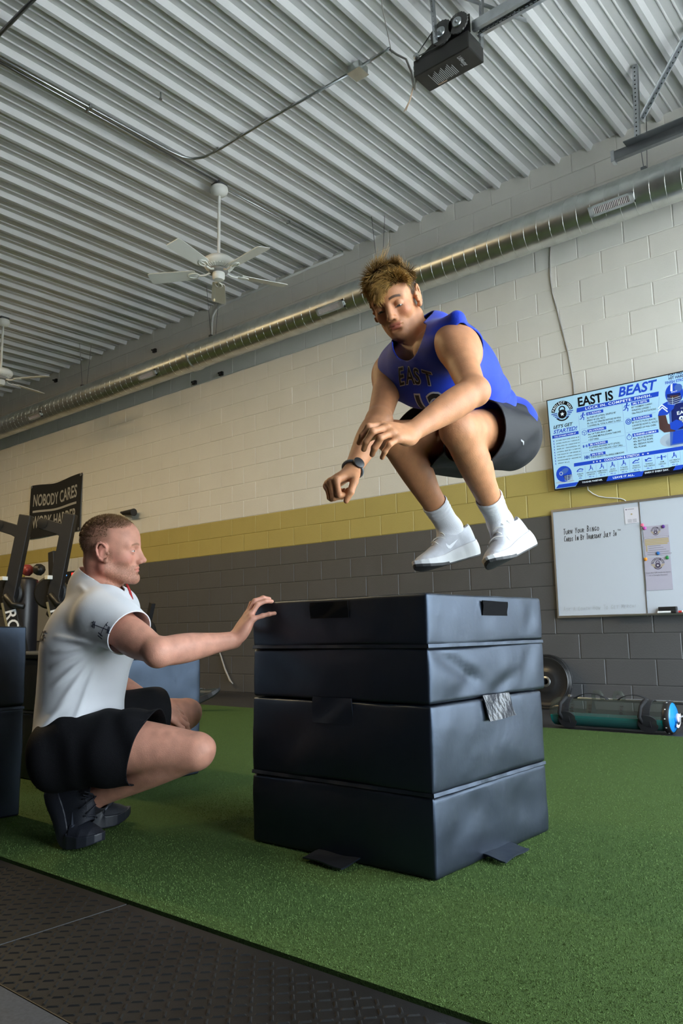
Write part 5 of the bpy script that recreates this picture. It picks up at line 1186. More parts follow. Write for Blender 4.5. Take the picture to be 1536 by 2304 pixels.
# ------------------------------------------------------------------ shoes
def shoe_w(x): return np.interp(x, [0, .006, .02, .05, .10, .15, .20, .235, .262, .28, .290], [.004, .018, .028, .0335, .0325, .038, .0455, .0445, .034, .020, .004])
def shoe_c(x): return np.interp(x, [0, .08, .16, .22, .29], [0, -.002, .002, .004, .012])
def shoe_z0(x): return np.where(x > .19, .022*((np.maximum(x, .19)-.19)/.10)**2, 0)+np.where(x < .04, .006*((.04-np.minimum(x, .04))/.04)**2, 0)
def shoe_st(x, thick): return np.interp(x, [0, .06, .15, .22, .29], np.array([.040, .038, .031, .024, .016])*thick)
def shoe_parts(thick=1.40, h=.0026):
    def sole(P, up=0.0):
        x, y, z = P.T; w = shoe_w(x)*1.05+.002; z0 = shoe_z0(x); t = shoe_st(x, thick); fl = np.clip((z-z0)/np.maximum(t, .005), 0, 1)
        w = w+.005*np.sin(fl*PI)*np.clip((.17-x)/.05, 0, 1)
        d = np.maximum(np.maximum(np.abs(y-shoe_c(x))-w, z-(z0+t)), z0-z); d = np.maximum(d, np.maximum(-x-.002, x-.291)); return d
    def top(x): return np.interp(x, [0, .02, .05, .085, .115, .15, .185, .22, .26, .285], [.118, .122, .118, .128, .122, .100, .080, .066, .054, .040])
    def upper(P):
        x, y, z = P.T; w = shoe_w(x)+.001; z0 = shoe_z0(x)+.012; hh = np.maximum(top(x)-z0, .01); yy = (y-shoe_c(x))/np.maximum(w, .004); zz = np.maximum(z-z0, 0)/hh
        r = (np.abs(yy)**2.3+np.abs(zz)**2.6)**(1/2.4); d = (r-1)*np.minimum(w, hh)*.9; d = np.maximum(d, z0-z); d = np.maximum(d, np.maximum(-x, x-.289))
        q = (P-np.array([.050, 0, .142]))/np.array([.052, .026, .052]); k0 = np.linalg.norm(q, axis=1); op = (k0-1)*.026
        return np.maximum(d, -op)
    so = mesh_sdf(sole, (-.02, -.075, -.02), (.31, .075, .08), h); up = mesh_sdf(upper, (-.02, -.075, -.02), (.31, .075, .16), h); return so, up
SHOE = shoe_parts()
def bend(P, th, xb=.195, wd=.045):
    """heel lifts about the ball of the foot"""
    P = np.array(P, float); t = np.clip((xb-P[:, 0])/wd, 0, 1); s = np.where(P[:, 0] < xb, t*t*(3-2*t)*.5*0+np.clip((xb-P[:, 0])/wd, 0, 1), 0); out = P.copy(); a = th*s
    # integrate along x so the sole keeps its length
    xs_ = np.linspace(xb, xb-.25, 120); ss = np.clip((xb-xs_)/wd, 0, 1)*th; dx = -np.cos(ss)*(.25/119); dz = np.sin(ss)*(.25/119); cx = xb+np.concatenate([[0], np.cumsum(dx)[:-1]]); cz = np.concatenate([[0], np.cumsum(dz)[:-1]])
    m = P[:, 0] < xb; px = np.interp(xb-P[m, 0], xb-xs_, cx); pz = np.interp(xb-P[m, 0], xb-xs_, cz); am = a[m]
    out[m, 0] = px+np.sin(am)*P[m, 2]; out[m, 2] = pz+np.cos(am)*P[m, 2]; return out
def make_shoe(root, org, X, Z, mats, label, th=0, sc=1.0, mirror=1, laces=True, swoosh=None, outsole=None, nm='shoe'):
    X = un(X); Z = un(Z-np.dot(Z, X)*X); Y = np.cross(Z, X); org = np.asarray(org, float)
    def T(P):
        P = np.array(P, float)
        if th: P = bend(P, th)
        return org + sc*(P[:, :1]*X + P[:, 1:2]*mirror*Y + P[:, 2:]*Z)
    (sv, sf), (uv_, uf) = SHOE; fl = (lambda F: F[:, ::-1]) if mirror < 0 else (lambda F: F)
    me = np_mesh('upper', T(uv_), fl(uf), ORG[root.name]); me.materials.append(mats[0]); sh = link(nm, me, None, root, o=ORG[root.name]); sh['label'] = label
    if outsole is not None:
        th_ = np.where(sv[:, 0] > .19, .010, .005)+shoe_z0(sv[:, 0]); g_ = sv[:, 2]-th_
        for nm_, g2, m_ in (('midsole', g_, mats[1]), ('outsole', -g_, outsole)):
            v2, f2 = clip_mesh(sv, sf, g2); me = np_mesh(nm_, T(v2), fl(f2), ORG[root.name]); me.materials.append(m_); link(nm_, me, None, sh, o=ORG[root.name])
    else:
        me = np_mesh('midsole', T(sv), fl(sf), ORG[root.name]); me.materials.append(mats[1]); link('midsole', me, None, sh, o=ORG[root.name])
    topz = lambda x: float(np.interp(x, [.085, .115, .15, .185, .22], [.128, .122, .100, .080, .066]))
    if laces:
        tg = np.array([(x, float(shoe_c(x))+y, topz(x)*(1-.10*abs(y/.02)**2)+.0025) for x in np.linspace(.085, .195, 9) for y in np.linspace(-.019, .019, 5)]); 
        m = MB(); V = T(tg); m.add([tuple(p) for p in V], [(i*5+j, (i+1)*5+j, (i+1)*5+j+1, i*5+j+1) for i in range(8) for j in range(4)]); m.build('tongue', mats[2], sh, smooth=True)
        for i in range(5):
            x = .100+i*.021; pts = []
            for sgn, q in ((-1, -.024), (-.5, -.012), (0, 0), (.5, .012), (1, .024)): pts.append((x+.010*(q/.024)*(1 if i % 2 else -1), float(shoe_c(x))+q, topz(x)*(1-.13*abs(q/.024)**2)+.0055))
            MB().tube([tuple(p) for p in T(np.array(pts))], .0022*sc, 6).build('lace', mats[3], sh, smooth=True)
        for lp in ([(.10, 0, .136), (.092, .018, .147), (.078, .034, .140), (.082, .030, .126), (.098, .006, .134)], [(.10, 0, .136), (.094, -.016, .148), (.084, -.030, .142), (.088, -.026, .128), (.10, -.004, .134)], [(.10, .002, .137), (.105, .018, .132), (.110, .030, .115), (.108, .034, .100)]):
            MB().tube([tuple(p) for p in T(np.array(lp))], .0020*sc, 6).build('lace', mats[3], sh, smooth=True)
    if swoosh is not None:
        P2 = [(-.030, .010), (-.036, .0), (-.034, -.010), (-.024, -.013), (-.010, -.008), (.030, .012), (-.010, .002), (-.022, -.002), (-.028, .002)]
        for sy in (1, -1):
            V = []
            for a, b in P2: x = .135-a; z = .062+b*1.0; w = float(shoe_w(x)); zz = (z-.012)/max(top_h(x)-.012, .02); y = w*max(1-zz**2.6, .05)**(1/2.3)+.0022; V.append((x, float(shoe_c(x))+sy*y, z))
            m = MB(); m.add([tuple(p) for p in T(np.array(V))], [(0, 1, 2, 3, 8), (3, 4, 7, 8), (4, 5, 6, 7)]); m.build('side_mark', swoosh, sh)
    return sh
def top_h(x): return float(np.interp(x, [0, .02, .05, .085, .115, .15, .185, .22, .26, .285], [.118, .122, .118, .128, .122, .100, .080, .066, .054, .040]))
# ------------------------------------------------------------------ hair helper
def strands(H, N, region, flow, length, nseg, rad, cols, seed, rough=.25, curl=0.0, base=(.1010, .0775, .0855)):
    r = np.random.RandomState(seed); out_v = []; out_f = []; out_c = []; c0 = np.array([-.012, 0, .036]); A = H.A; k = H.k; nn = 0; tries = 0
    wv = waves(seed+1, 6, 40, 90)
    while nn < N and tries < N*30:
        tries += 1; v = r.normal(size=3); v /= np.linalg.norm(v); p = c0+v*np.array(base); q = region(p)
        if q <= 0 or r.rand() > q: continue
        nrm = v/np.array(base); nrm /= np.linalg.norm(nrm); d = flow(p, nrm, r); d = d/np.linalg.norm(d)+r.normal(size=3)*rough; d /= np.linalg.norm(d); L = length(p, r)
        pts = [p-nrm*.002]; dd = d.copy(); ph = r.rand()*6.28; side = np.cross(d, nrm); side /= np.linalg.norm(side)+1e-9
        bendv = flow(p, nrm, r); bendv = bendv/np.linalg.norm(bendv)-nrm*.55
        for s in range(nseg):
            dd = dd+bendv*.16+side*curl*math.sin(ph+s*1.5); dd /= np.linalg.norm(dd); nx = pts[-1]+dd*L/nseg
            e = (nx-c0)/np.array(base); le = np.linalg.norm(e)
            if le < 1.02: nx = c0+e/le*1.02*np.array(base)
            pts.append(nx)
        b = len(out_v); u = side; w_ = np.cross(side, d); R0 = rad*r.uniform(.7, 1.3)
        for i, p_ in enumerate(pts):
            t = i/nseg; rr = R0*(1-t)**.6+.00012
            for kk in range(3):
                a = 2*PI*kk/3; out_v.append(H.w(*(p_+(u*math.cos(a)+w_*math.sin(a))*rr)))
            out_c.append(cols(t, r, p)); out_c += [out_c[-1]]*2
        for i in range(nseg):
            for kk in range(3): out_f.append((b+i*3+kk, b+i*3+(kk+1) % 3, b+(i+1)*3+(kk+1) % 3, b+(i+1)*3+kk))
        nn += 1
    return np.array(out_v), np.array(out_f), np.array(out_c)
M_hair = mat('hair', attr='Col', rough=.45, spec=.4)
def hair_obj(name, root, parts):
    off = 0; VV = []; FF = []; CC = []
    for v, f, c in parts: VV.append(v); FF.append(f+off); CC.append(c); off += len(v)
    VV = np.concatenate(VV); me = np_mesh(name, VV, np.concatenate(FF), ORG[root.name]); set_col(me, np.concatenate(CC)); me.materials.append(M_hair); ob = link(name, me, None, root, o=ORG[root.name]); ob['kind'] = 'stuff'; return ob
def mixc(a, b, m): return a*(1-m[:, None])+np.asarray(b)*m[:, None]
def sst(x, a, b): t = np.clip((x-a)/(b-a), 0, 1); return t*t*(3-2*t)

# ------------------------------------------------------------------ jumping athlete
A_ = dict(hipL=(-1.252,2.374,1.303), hipR=(-1.432,2.382,1.305), kneeL=(-1.185,1.954,1.239), kneeR=(-1.421,1.955,1.258), ankL=(-1.247,2.295,1.003), ankR=(-1.434,2.286,1.000), toeL=(-1.213,2.126,0.871), toeR=(-1.449,2.108,0.880), heelL=(-1.201,2.375,0.953), heelR=(-1.399,2.360,0.942), neck=(-1.283,1.989,1.554), shL=(-1.142,1.890,1.475), shR=(-1.464,2.023,1.504), elL=(-1.018,1.767,1.279), elR=(-1.390,1.839,1.286), wrL=(-1.078,1.552,1.136), wrR=(-1.354,1.659,1.095))
A_ = {k: np.array(v) for k, v in A_.items()}
ath = thing('person', 'young man in blue jersey and black shorts jumping above the foam box stack', 'person', (-1.34, 2.2, .87))
def build_athlete():
    J = A_; Hm = (J['hipL']+J['hipR'])/2; Sm = (J['shL']+J['shR'])/2; s = un(J['neck']-Hm); lh = un(J['hipL']-J['hipR']); ls = un(J['shL']-J['shR']); front = un(np.cross(lh, s)); lh = np.cross(s, front)
    fs = un(np.cross(ls, s)); ls = np.cross(s, fs); T0 = np.stack([lh, s, front]); T1 = np.stack([ls, s, fs]); Tm = np.stack([un(lh+ls), s, un(front+fs)])
    H = Frame((-1.363, 1.901, 1.674), (.2833, -.8146, -.5062), (.9589, .2316, .1638), (-.0162, -.5318, .8467), .93)
    def torso(B, g=0.0, k=.05):
        B.ell(Hm+s*.03-front*.015, T0, np.array((.155, .12, .105))+g, k)
        for h_ in ('hipL', 'hipR'): B.ell(J[h_]-front*.045-s*.035, T0, np.array((.085, .095, .088))+g, k)
        B.ell(Hm+s*.17-front*.035, Tm, np.array((.130, .13, .088))+g, k)
        B.ell(Hm+s*.315-front*.02, T1, np.array((.150, .155, .108))+g, k)
        B.ell(Sm-s*.05-fs*.005, T1, np.array((.150, .085, .098))+g, k)
        for h_ in ('shL', 'shR'): B.limb(Sm+(J[h_]-Sm)*.35+s*.01, J[h_]-s*.012, [.060+g, .056+g], .04)
        B.limb(J['neck']-fs*.01, Sm+(J['shL']-Sm)*.75+s*.02, [.050+g, .040+g], .04); B.limb(J['neck']-fs*.01, Sm+(J['shR']-Sm)*.75+s*.02, [.050+g, .040+g], .04)
    B = Prims(); torso(B)
    B.limb(H.w(-.050, 0, -.045), Sm+s*.015-fs*.012, [.048, .050, .060], .016)
    for sd in ('L', 'R'):
        sh, el, wr = J['sh'+sd], J['el'+sd], J['wr'+sd]; ax = un(el-sh); out = un(sh-Sm)
        B.limb(sh+out*.004, el, [.052, .051, .046, .042, .0385, .036], .03, bow=fs*.004)
        B.ell(sh+out*.012+ax*.03, np.stack([ax, np.cross(ax, out), un(np.cross(np.cross(ax, out), ax))]), (.075, .050, .050), .03)
        fd = un(wr-el); B.limb(el, wr, [.0365, .0405, .0395, .034, .028, .0245], .015)
        B.sph(el+un(el-(sh+wr)/2)*.006, .034, .02)
        hp, kn, an = J['hip'+sd], J['knee'+sd], J['ank'+sd]; td = un(kn-hp); shd = un(an-kn); kf = un(kn-(hp+an)/2); calf = un(np.cross(np.cross(shd, td), shd))
        B2 = Prims()
        B2.limb(hp, kn, [.090, .088, .083, .073, .062, .054], .03, bow=kf*.012)
        B3 = Prims(); B3.limb(kn, an, [.050, .0495, .047, .042, .036, .032], .02); B3.ell(kn+shd*.135-kf*.0+calf*-.0+un(kn*0+(-kf-shd*np.dot(-kf, shd)))*.020, np.stack([shd, un(np.cross(shd, kf)), un(np.cross(shd, np.cross(shd, kf)))]), (.105, .046, .040), .025)
        B3.ell(kn+kf*.022, np.stack([shd, un(np.cross(shd, kf)), un(np.cross(shd, np.cross(shd, kf)))]), (.038, .034, .028), .018)
        hl, toe = J['heel'+sd], J['toe'+sd]; B3.limb(an, hl*.35+toe*.65-un(kn-an)*.012, [.030, .022, .012], .012)
        def leg(P, B2=B2, B3=B3):
            a, b = B2(P), B3(P); kk = .018; h_ = np.clip(.5+.5*(a-b)/kk, 0, 1); return a+(b-a)*h_-kk*h_*(1-h_)
        B.add(leg, (hp+kn+an)/3, .42, .025, 1)
    flL = [(.25, 1.15, .35), (.32, 1.2, .4), (.40, 1.15, .4), (.48, 1.0, .35)]
    hand_prims(B, J['wrL'], cv(-.62, .0, -.78), cv(.45, .80, -.40), -1, flL, thumb=[(.7, .45, -.55), (.9, .1, -.5), (.9, -.1, -.5)], k=.97)
    hand_prims(B, J['wrR'], cv(-.65, -.35, -.67), cv(-.45, .80, -.05), 1, [(1.15, 1.65, .8), (1.2, 1.7, .8), (1.25, 1.7, .8), (1.3, 1.7, .8)], thumb=[(.82, .45, -.38), (.80, -.10, -.62), (.55, -.62, -.60)], k=.97)
    head_prims(B, H, slit=(-.0075, .0026))
    hc = H.w(.005, 0, .0); sph = [(hc, .150), (J['wrL']+cv(-.62, -.2, -.7)*.085, .118), (J['wrR']+cv(-.65, -.4, -.6)*.06, .105)]
    skin = np.array((.47, .215, .105)); nz = waves(3, 8, 60, 160)
    def colour(P):
        c = np.tile(skin, (len(P), 1)); q = H.loc(P); f, l, u = q.T; al = np.abs(l); near = np.linalg.norm(q, axis=1) < .16; n_ = nz(P)
        lips = np.maximum(1-sst(np.sqrt(((u+.0628)/.0052)**2+(l/.023)**2), .7, 1.15), 1-sst(np.sqrt(((u+.0728)/.0062)**2+(l/.021)**2), .7, 1.15))*(f > .068)*near
        c = mixc(c, (.45, .12, .09), lips*.75)
        cheek = np.exp(-(((al-.045)/.02)**2+((u+.03)/.018)**2))*(f > .03)*near; c = mixc(c, (.55, .16, .09), cheek*.45)
        by = .0185+.004*np.sin(np.clip((al-.010)/.038, 0, 1)*PI)-.06*np.maximum(al-.040, 0); brow = (1-sst(np.abs(u-by), .0028, .0055))*sst(al, .009, .014)*(1-sst(al, .046, .052))*(f > .05)*near; c = mixc(c, (.035, .018, .010), brow*.9)
        lash = (1-sst(np.abs(u+.0128), .001, .003))*(np.abs(al-.032) < .0135)*(f > .07)*near; c = mixc(c, (.05, .025, .02), lash*.85)
        hl = .058-.35*np.maximum(-f+.055, 0)*0; scalp = np.maximum(sst(u, .060, .074)*(f > .02), sst(-f, -.03, -.012)*sst(u, .014+.0*f, .030))*near
        side = sst(-f, -.028, -.016)*sst(u, -.005, .02)*(al > .045)*near; back = sst(-f, .035, .05)*sst(u, -.055, -.03)*near
        m = np.clip(np.maximum(np.maximum(scalp, side), back), 0, 1)*(al < .0805); c = mixc(c, (.060, .034, .018), m*.88)
        c *= (1+.05*n_)[:, None]; return np.clip(c, 0, 1)
    lo = np.min([v for v in J.values()], 0)-.30; hi = np.max([v for v in J.values()], 0)+.30; hi[2] = 1.86
    body = figure_mesh('body', B, sph, lo, hi, colour, ath, M_skinA)
    eyes(H, ath, un(H.F*.86-H.U*.52), body)
    # hair
    blond = np.array((.52, .31, .085)); dark = np.array((.050, .026, .012))
    def col(t, r, p): m = np.clip(t*1.25-.12+r.uniform(-.25, .25), 0, 1)*np.clip((p[0]+.10)/.12, .25, 1); return dark*(1-m)+blond*m
    gl = H.A@np.array((0, 0, -1.)); LK = waves(77, 6, 55, 95); LK2 = waves(78, 6, 55, 95)
    def lock(p): q = p[None]; return np.array((LK(q)[0], LK2(q)[0], LK(q+.3)[0]))*.60
    def flow(p, n, r): fr_ = np.clip((p[0]+.05)/.10, 0, 1); return n*(.42-.12*fr_)+np.array((.55+.75*fr_, .30*p[1]/.07, .0))+lock(p)+gl*.10*fr_
    top = strands(H, 3900, lambda p: 1.0 if (p[2] > .056 and p[0] < .082 and p[2] > .050+.20*max(0, p[0]-.02)) else (.7 if p[2] > .040 and p[0] < .030 else 0), flow, lambda p, r: (.044+.028*np.clip((p[0]+.04)/.1, 0, 1))*r.uniform(.6, 1.1)*np.clip((p[2]-.03)/.045, .45, 1), 6, .0010, col, 5, .14, .10)
    fr = strands(H, 2500, lambda p: 1.0 if (p[0] > .022 and p[2] > .054+.12*max(0, p[0]-.04) and abs(p[1]) < .072) else 0, lambda p, n, r: np.array((.8, .15+.35*p[1]/.06, 0))+n*.32+lock(p)+gl*.55, lambda p, r: .066*r.uniform(.5, 1.1), 7, .0009, col, 9, .13, .14)
    sd_ = strands(H, 1900, lambda p: 1.0 if (p[2] < .066 and p[0] < (.036 if p[2] > .03 else .018) and p[2] > (.006 if p[0] > -.03 else -.035)) else 0, lambda p, n, r: n*.5+np.array((-.2, 0, -.8)), lambda p, r: (.008+.014*np.clip((p[2]-.01)/.05, 0, 1))*r.uniform(.7, 1.2), 3, .0007, lambda t, r, p: dark*r.uniform(.7, 1.3)*(1+.6*t), 13, .2)
    tuft = strands(H, 90, lambda p: 1.0 if (abs(p[0]+.012) < .012 and abs(p[1]+.01) < .012 and p[2] > .1) else 0, lambda p, n, r: n*.9+np.array((-.35, .55, 0)), lambda p, r: .085*r.uniform(.7, 1.1), 6, .0011, col, 21, .10, .1)
    hair_obj('hair', ath, [top, fr, sd_, tuft])
    # jersey
    M_j = mat('royal_blue_jersey', (.008, .040, .50), .62, bump=.25, bscale=700, sheen=.15, spec=.3)
    TJ = Prims(); torso(TJ, .006)
    W1 = waves(31, 7, 22, 50); dirf = un(lh*.3+s*.9)
    capL = un(J['shL']-Sm)
    TJ.limb(Sm+(J['shL']-Sm)*.55+s*.035-fs*.02, J['shL']+s*.060-fs*.035+capL*.010, [.030, .020], .03)
    na = un(H.w(-.035, 0, -.055)-Sm); na = un(na+s*1.2); TJ.limb(Sm, Sm+na*.06, [.062, .058], .03)
    def jers(P):
        q = P-Hm; a = q@s; b = q@lh; c_ = q@front
        low = 1-sst(a, .05, .30); f1 = .0070*W1(P)*(.6+low); rid = .009*low*np.sin(a*75+b*25+W1(P)*1.6)
        drape = .010*low*(c_ < .2)+.016*sst(c_, -.02, .10)*sst(a, .10, .25)*(1-sst(a, .33, .45))
        return TJ(P)-(.008+drape+f1*.8+rid)
    def hole(c, r): return lambda P: np.linalg.norm(P-c, axis=1)-r
    clips = [lambda P: (P-Hm)@s-.035+.015*np.sin((P-Hm)@lh*18), hole(Sm+s*.115+fs*.028+ls*.004, .074), lambda P: np.maximum(.092-(P-Sm)@na-.15*((P-Sm)@fs), (np.linalg.norm(P-Sm-np.outer((P-Sm)@na, na), axis=1)-.11)*2)]
    for h_ in ('shL', 'shR'):
        o = un(J[h_]-Sm); ax = un(J['el'+h_[2]]-J[h_]); ctr = J[h_]+o*.070+ax*.055; clips.append(hole(ctr, .100))
    jy = garment('jersey', jers, lo, hi, clips, ath, M_j, .006)
    bv = bvh_of(jy); M_jk = mat('jersey_black_print', (.010, .010, .012), .6); M_jw = mat('jersey_white_print', (.55, .55, .58), .6)
    chest = Sm-s*.085+fs*.10
    def word(t, size, ctr, sx, arch=0, sp=1.0):
        for m_, bo, lf, nm in ((M_jw, .050, .0022, 'letter_outline'), (M_jk, .012, .0034, 'lettering')):
            x = 0; VV = []; FF = []
            for ch in t:
                V, F = text_geo(ch, size, bo, .12); w_ = max(v[0] for v in V)-min(v[0] for v in V)
                VV.append((x, V, F, w_)); x += (size*.66 if ch != '1' else size*.5)*sp
            tot = x; o = 0; V2 = []; F2 = []
            for x0, V, F, w_ in VV:
                for v in V:
                    xx = (x0+v[0]-tot/2)*sx; V2.append((xx, v[1]-size*.35+arch*(1-(xx/(tot*sx/2+1e-6))**2), 0))
                F2 += [tuple(i+o for i in f) for f in F]; o += len(V)
            print_on(jy, bv, V2, F2, ctr, ls, s, fs, m_, nm, lf)
    word('EAST', .070, chest+s*.088+ls*.034, .72, .012); word('12', .140, chest-s*.008+ls*.062, .85)
    # shorts
    M_s = mat('black_athletic_shorts', (.014, .015, .019), .6, bump=.15, bscale=500, spec=.3)
    TS = Prims(); TS.ell(Hm+s*.045-front*.015, T0, (.166, .125, .117), .04)
    for h_ in ('hipL', 'hipR'): TS.ell(J[h_]-front*.045-s*.035, T0, (.098, .105, .100), .04)
    for sd in ('L', 'R'): TS.limb(J['hip'+sd], J['hip'+sd]+(J['knee'+sd]-J['hip'+sd])*.75, [.106, .108, .106, .102], .035, bow=un(J['knee'+sd]-(J['hip'+sd]+J['ank'+sd])/2)*.008)
    W2 = waves(41, 7, 25, 60)
    def shr(P): q = P-Hm; return TS(P)-(.002+.0042*W2(P)+.004*np.sin((q@lh)*60+(q@front)*20+W2(P)))
    def legclip(sd):
        a = J['hip'+sd]; d = J['knee'+sd]-a; L = np.linalg.norm(d); d = d/L; other = J['hip'+('R' if sd == 'L' else 'L')]; od = un(J['knee'+('R' if sd == 'L' else 'L')]-other)
        def g(P): q = P-a; t = q@d; r = np.linalg.norm(q-t[:, None]*d, axis=1); q2 = P-other; r2 = np.linalg.norm(q2-(q2@od)[:, None]*od, axis=1); return np.where(r <= r2, (.68*L-t)+.12*((P-a)@np.array((0, 0, 1.)))*-1, 1.0)
        return g
    clips = [legclip('L'), legclip('R'), lambda P: np.maximum(.105-(P-Hm)@s, .124-np.minimum(seg_dist(P, J['hipL'], J['kneeL'])[0], seg_dist(P, J['hipR'], J['kneeR'])[0]))]
    so = garment('shorts', shr, lo, hi, clips, ath, M_s, .006)
    # bunched waist knot at the back
    kb_ = Hm-front*.105+s*.085; m = MB()
    for i in range(5):
        a = i*1.25; m.tube([kb_+lh*(-.02+.012*i)+s*.02*math.sin(a), kb_-front*.028+lh*(.0+.012*i)+s*(.02*math.cos(a)), kb_-front*.01+lh*(.02+.01*i)-s*.035, kb_+lh*.01*i-s*.03], [.012, .016, .014, .006], 8)
    m.build('waistband_bunch', M_s, so, smooth=True)
    bs = bvh_of(so); lg = [(-.012, .006, 0), (.012, .014, 0), (.016, .004, 0), (.002, .0, 0), (.0, -.014, 0), (-.008, -.014, 0)]
    print_on(so, bs, lg, [tuple(range(6))], J['hipL']+lh*.10+un(J['kneeL']-J['hipL'])*.08+front*.06+s*.035, un(J['hipL']-J['kneeL'])*-1.0, s, un(lh+front*.5), mat('grey_logo', (.4, .4, .42), .5), 'logo_mark', .003)
    # socks and shoes
    M_sock = mat('white_rib_sock', (.66, .67, .71), .8, bump=.3, bscale=500); M_up = mat('white_mesh_shoe', (.52, .53, .57), .65, var=.12, vscale=35, bump=.3, bscale=600); M_mid = mat('white_foam_sole', (.66, .66, .67), .5); M_out = mat('black_outsole', (.03, .03, .032), .6); M_lace = mat('white_lace', (.75, .74, .70), .7); M_sw = mat('pale_shoe_mark', (.82, .84, .88), .4)
    for sd in ('L', 'R'):
        an, kn, hl, toe = J['ank'+sd], J['knee'+sd], J['heel'+sd], J['toe'+sd]; X = un(toe-hl); Z = un(kn-an)*.35+un(an-(hl*.55+toe*.45)); shd = un(an-kn)
        S_ = Prims(); S_.limb(kn+(an-kn)*.60, an, [.0455, .0415, .039, .0385], .01); S_.limb(an, hl*.35+toe*.65-un(kn-an)*.010, [.0385, .030, .018], .02); S_.sph(hl*.74+toe*.26+un(Z)*.015, .029, .02)
        def sk(P, S_=S_, an=an, kn=kn): d, t = seg_dist(P, kn, an); return S_(P)-.0012*np.sin(t*160)*(t < .82)-.001
        garment('sock', sk, np.minimum(an, kn)-.14, np.maximum(an, kn)+.14, [lambda P, an=an, kn=kn: (P-kn)@(an-kn)/((an-kn)@(an-kn))-.70], ath, M_sock, .004, .003)
        Zp = un(Z-np.dot(Z, X)*X); org = hl-X*.018-Zp*.040
        make_shoe(ath, org, X, Zp, (M_up, M_mid, M_up, M_lace), 'white mesh running shoe', mirror=1 if sd == 'L' else -1, swoosh=M_sw, outsole=M_out, sc=1.0)
    # watch band
    fd = un(J['wrR']-J['elR']); c = J['wrR']-fd*.012; a = un(np.cross(fd, cv(0, 1, 0))); b = np.cross(fd, a)
    wt = MB().tube([tuple(c+a*.0285*math.cos(t)+b*.0285*math.sin(t)) for t in np.linspace(0, 2*PI, 28, endpoint=False)], .0045, 8, closed=True).build('watch_band', mat('grey_watch_band', (.10, .11, .12), .5), ath, smooth=True)
    q = cv(.5, .5, -.7); q = un(q-np.dot(q, fd)*fd); MB().lathe([(.015, -.003), (.017, 0), (.017, .005), (.013, .007)], tuple(c+q*.030), tuple(q), 20).build('watch_face', M_black, wt, smooth='auto')
    return body
if not os.environ.get('NOPEOPLE'): build_athlete()
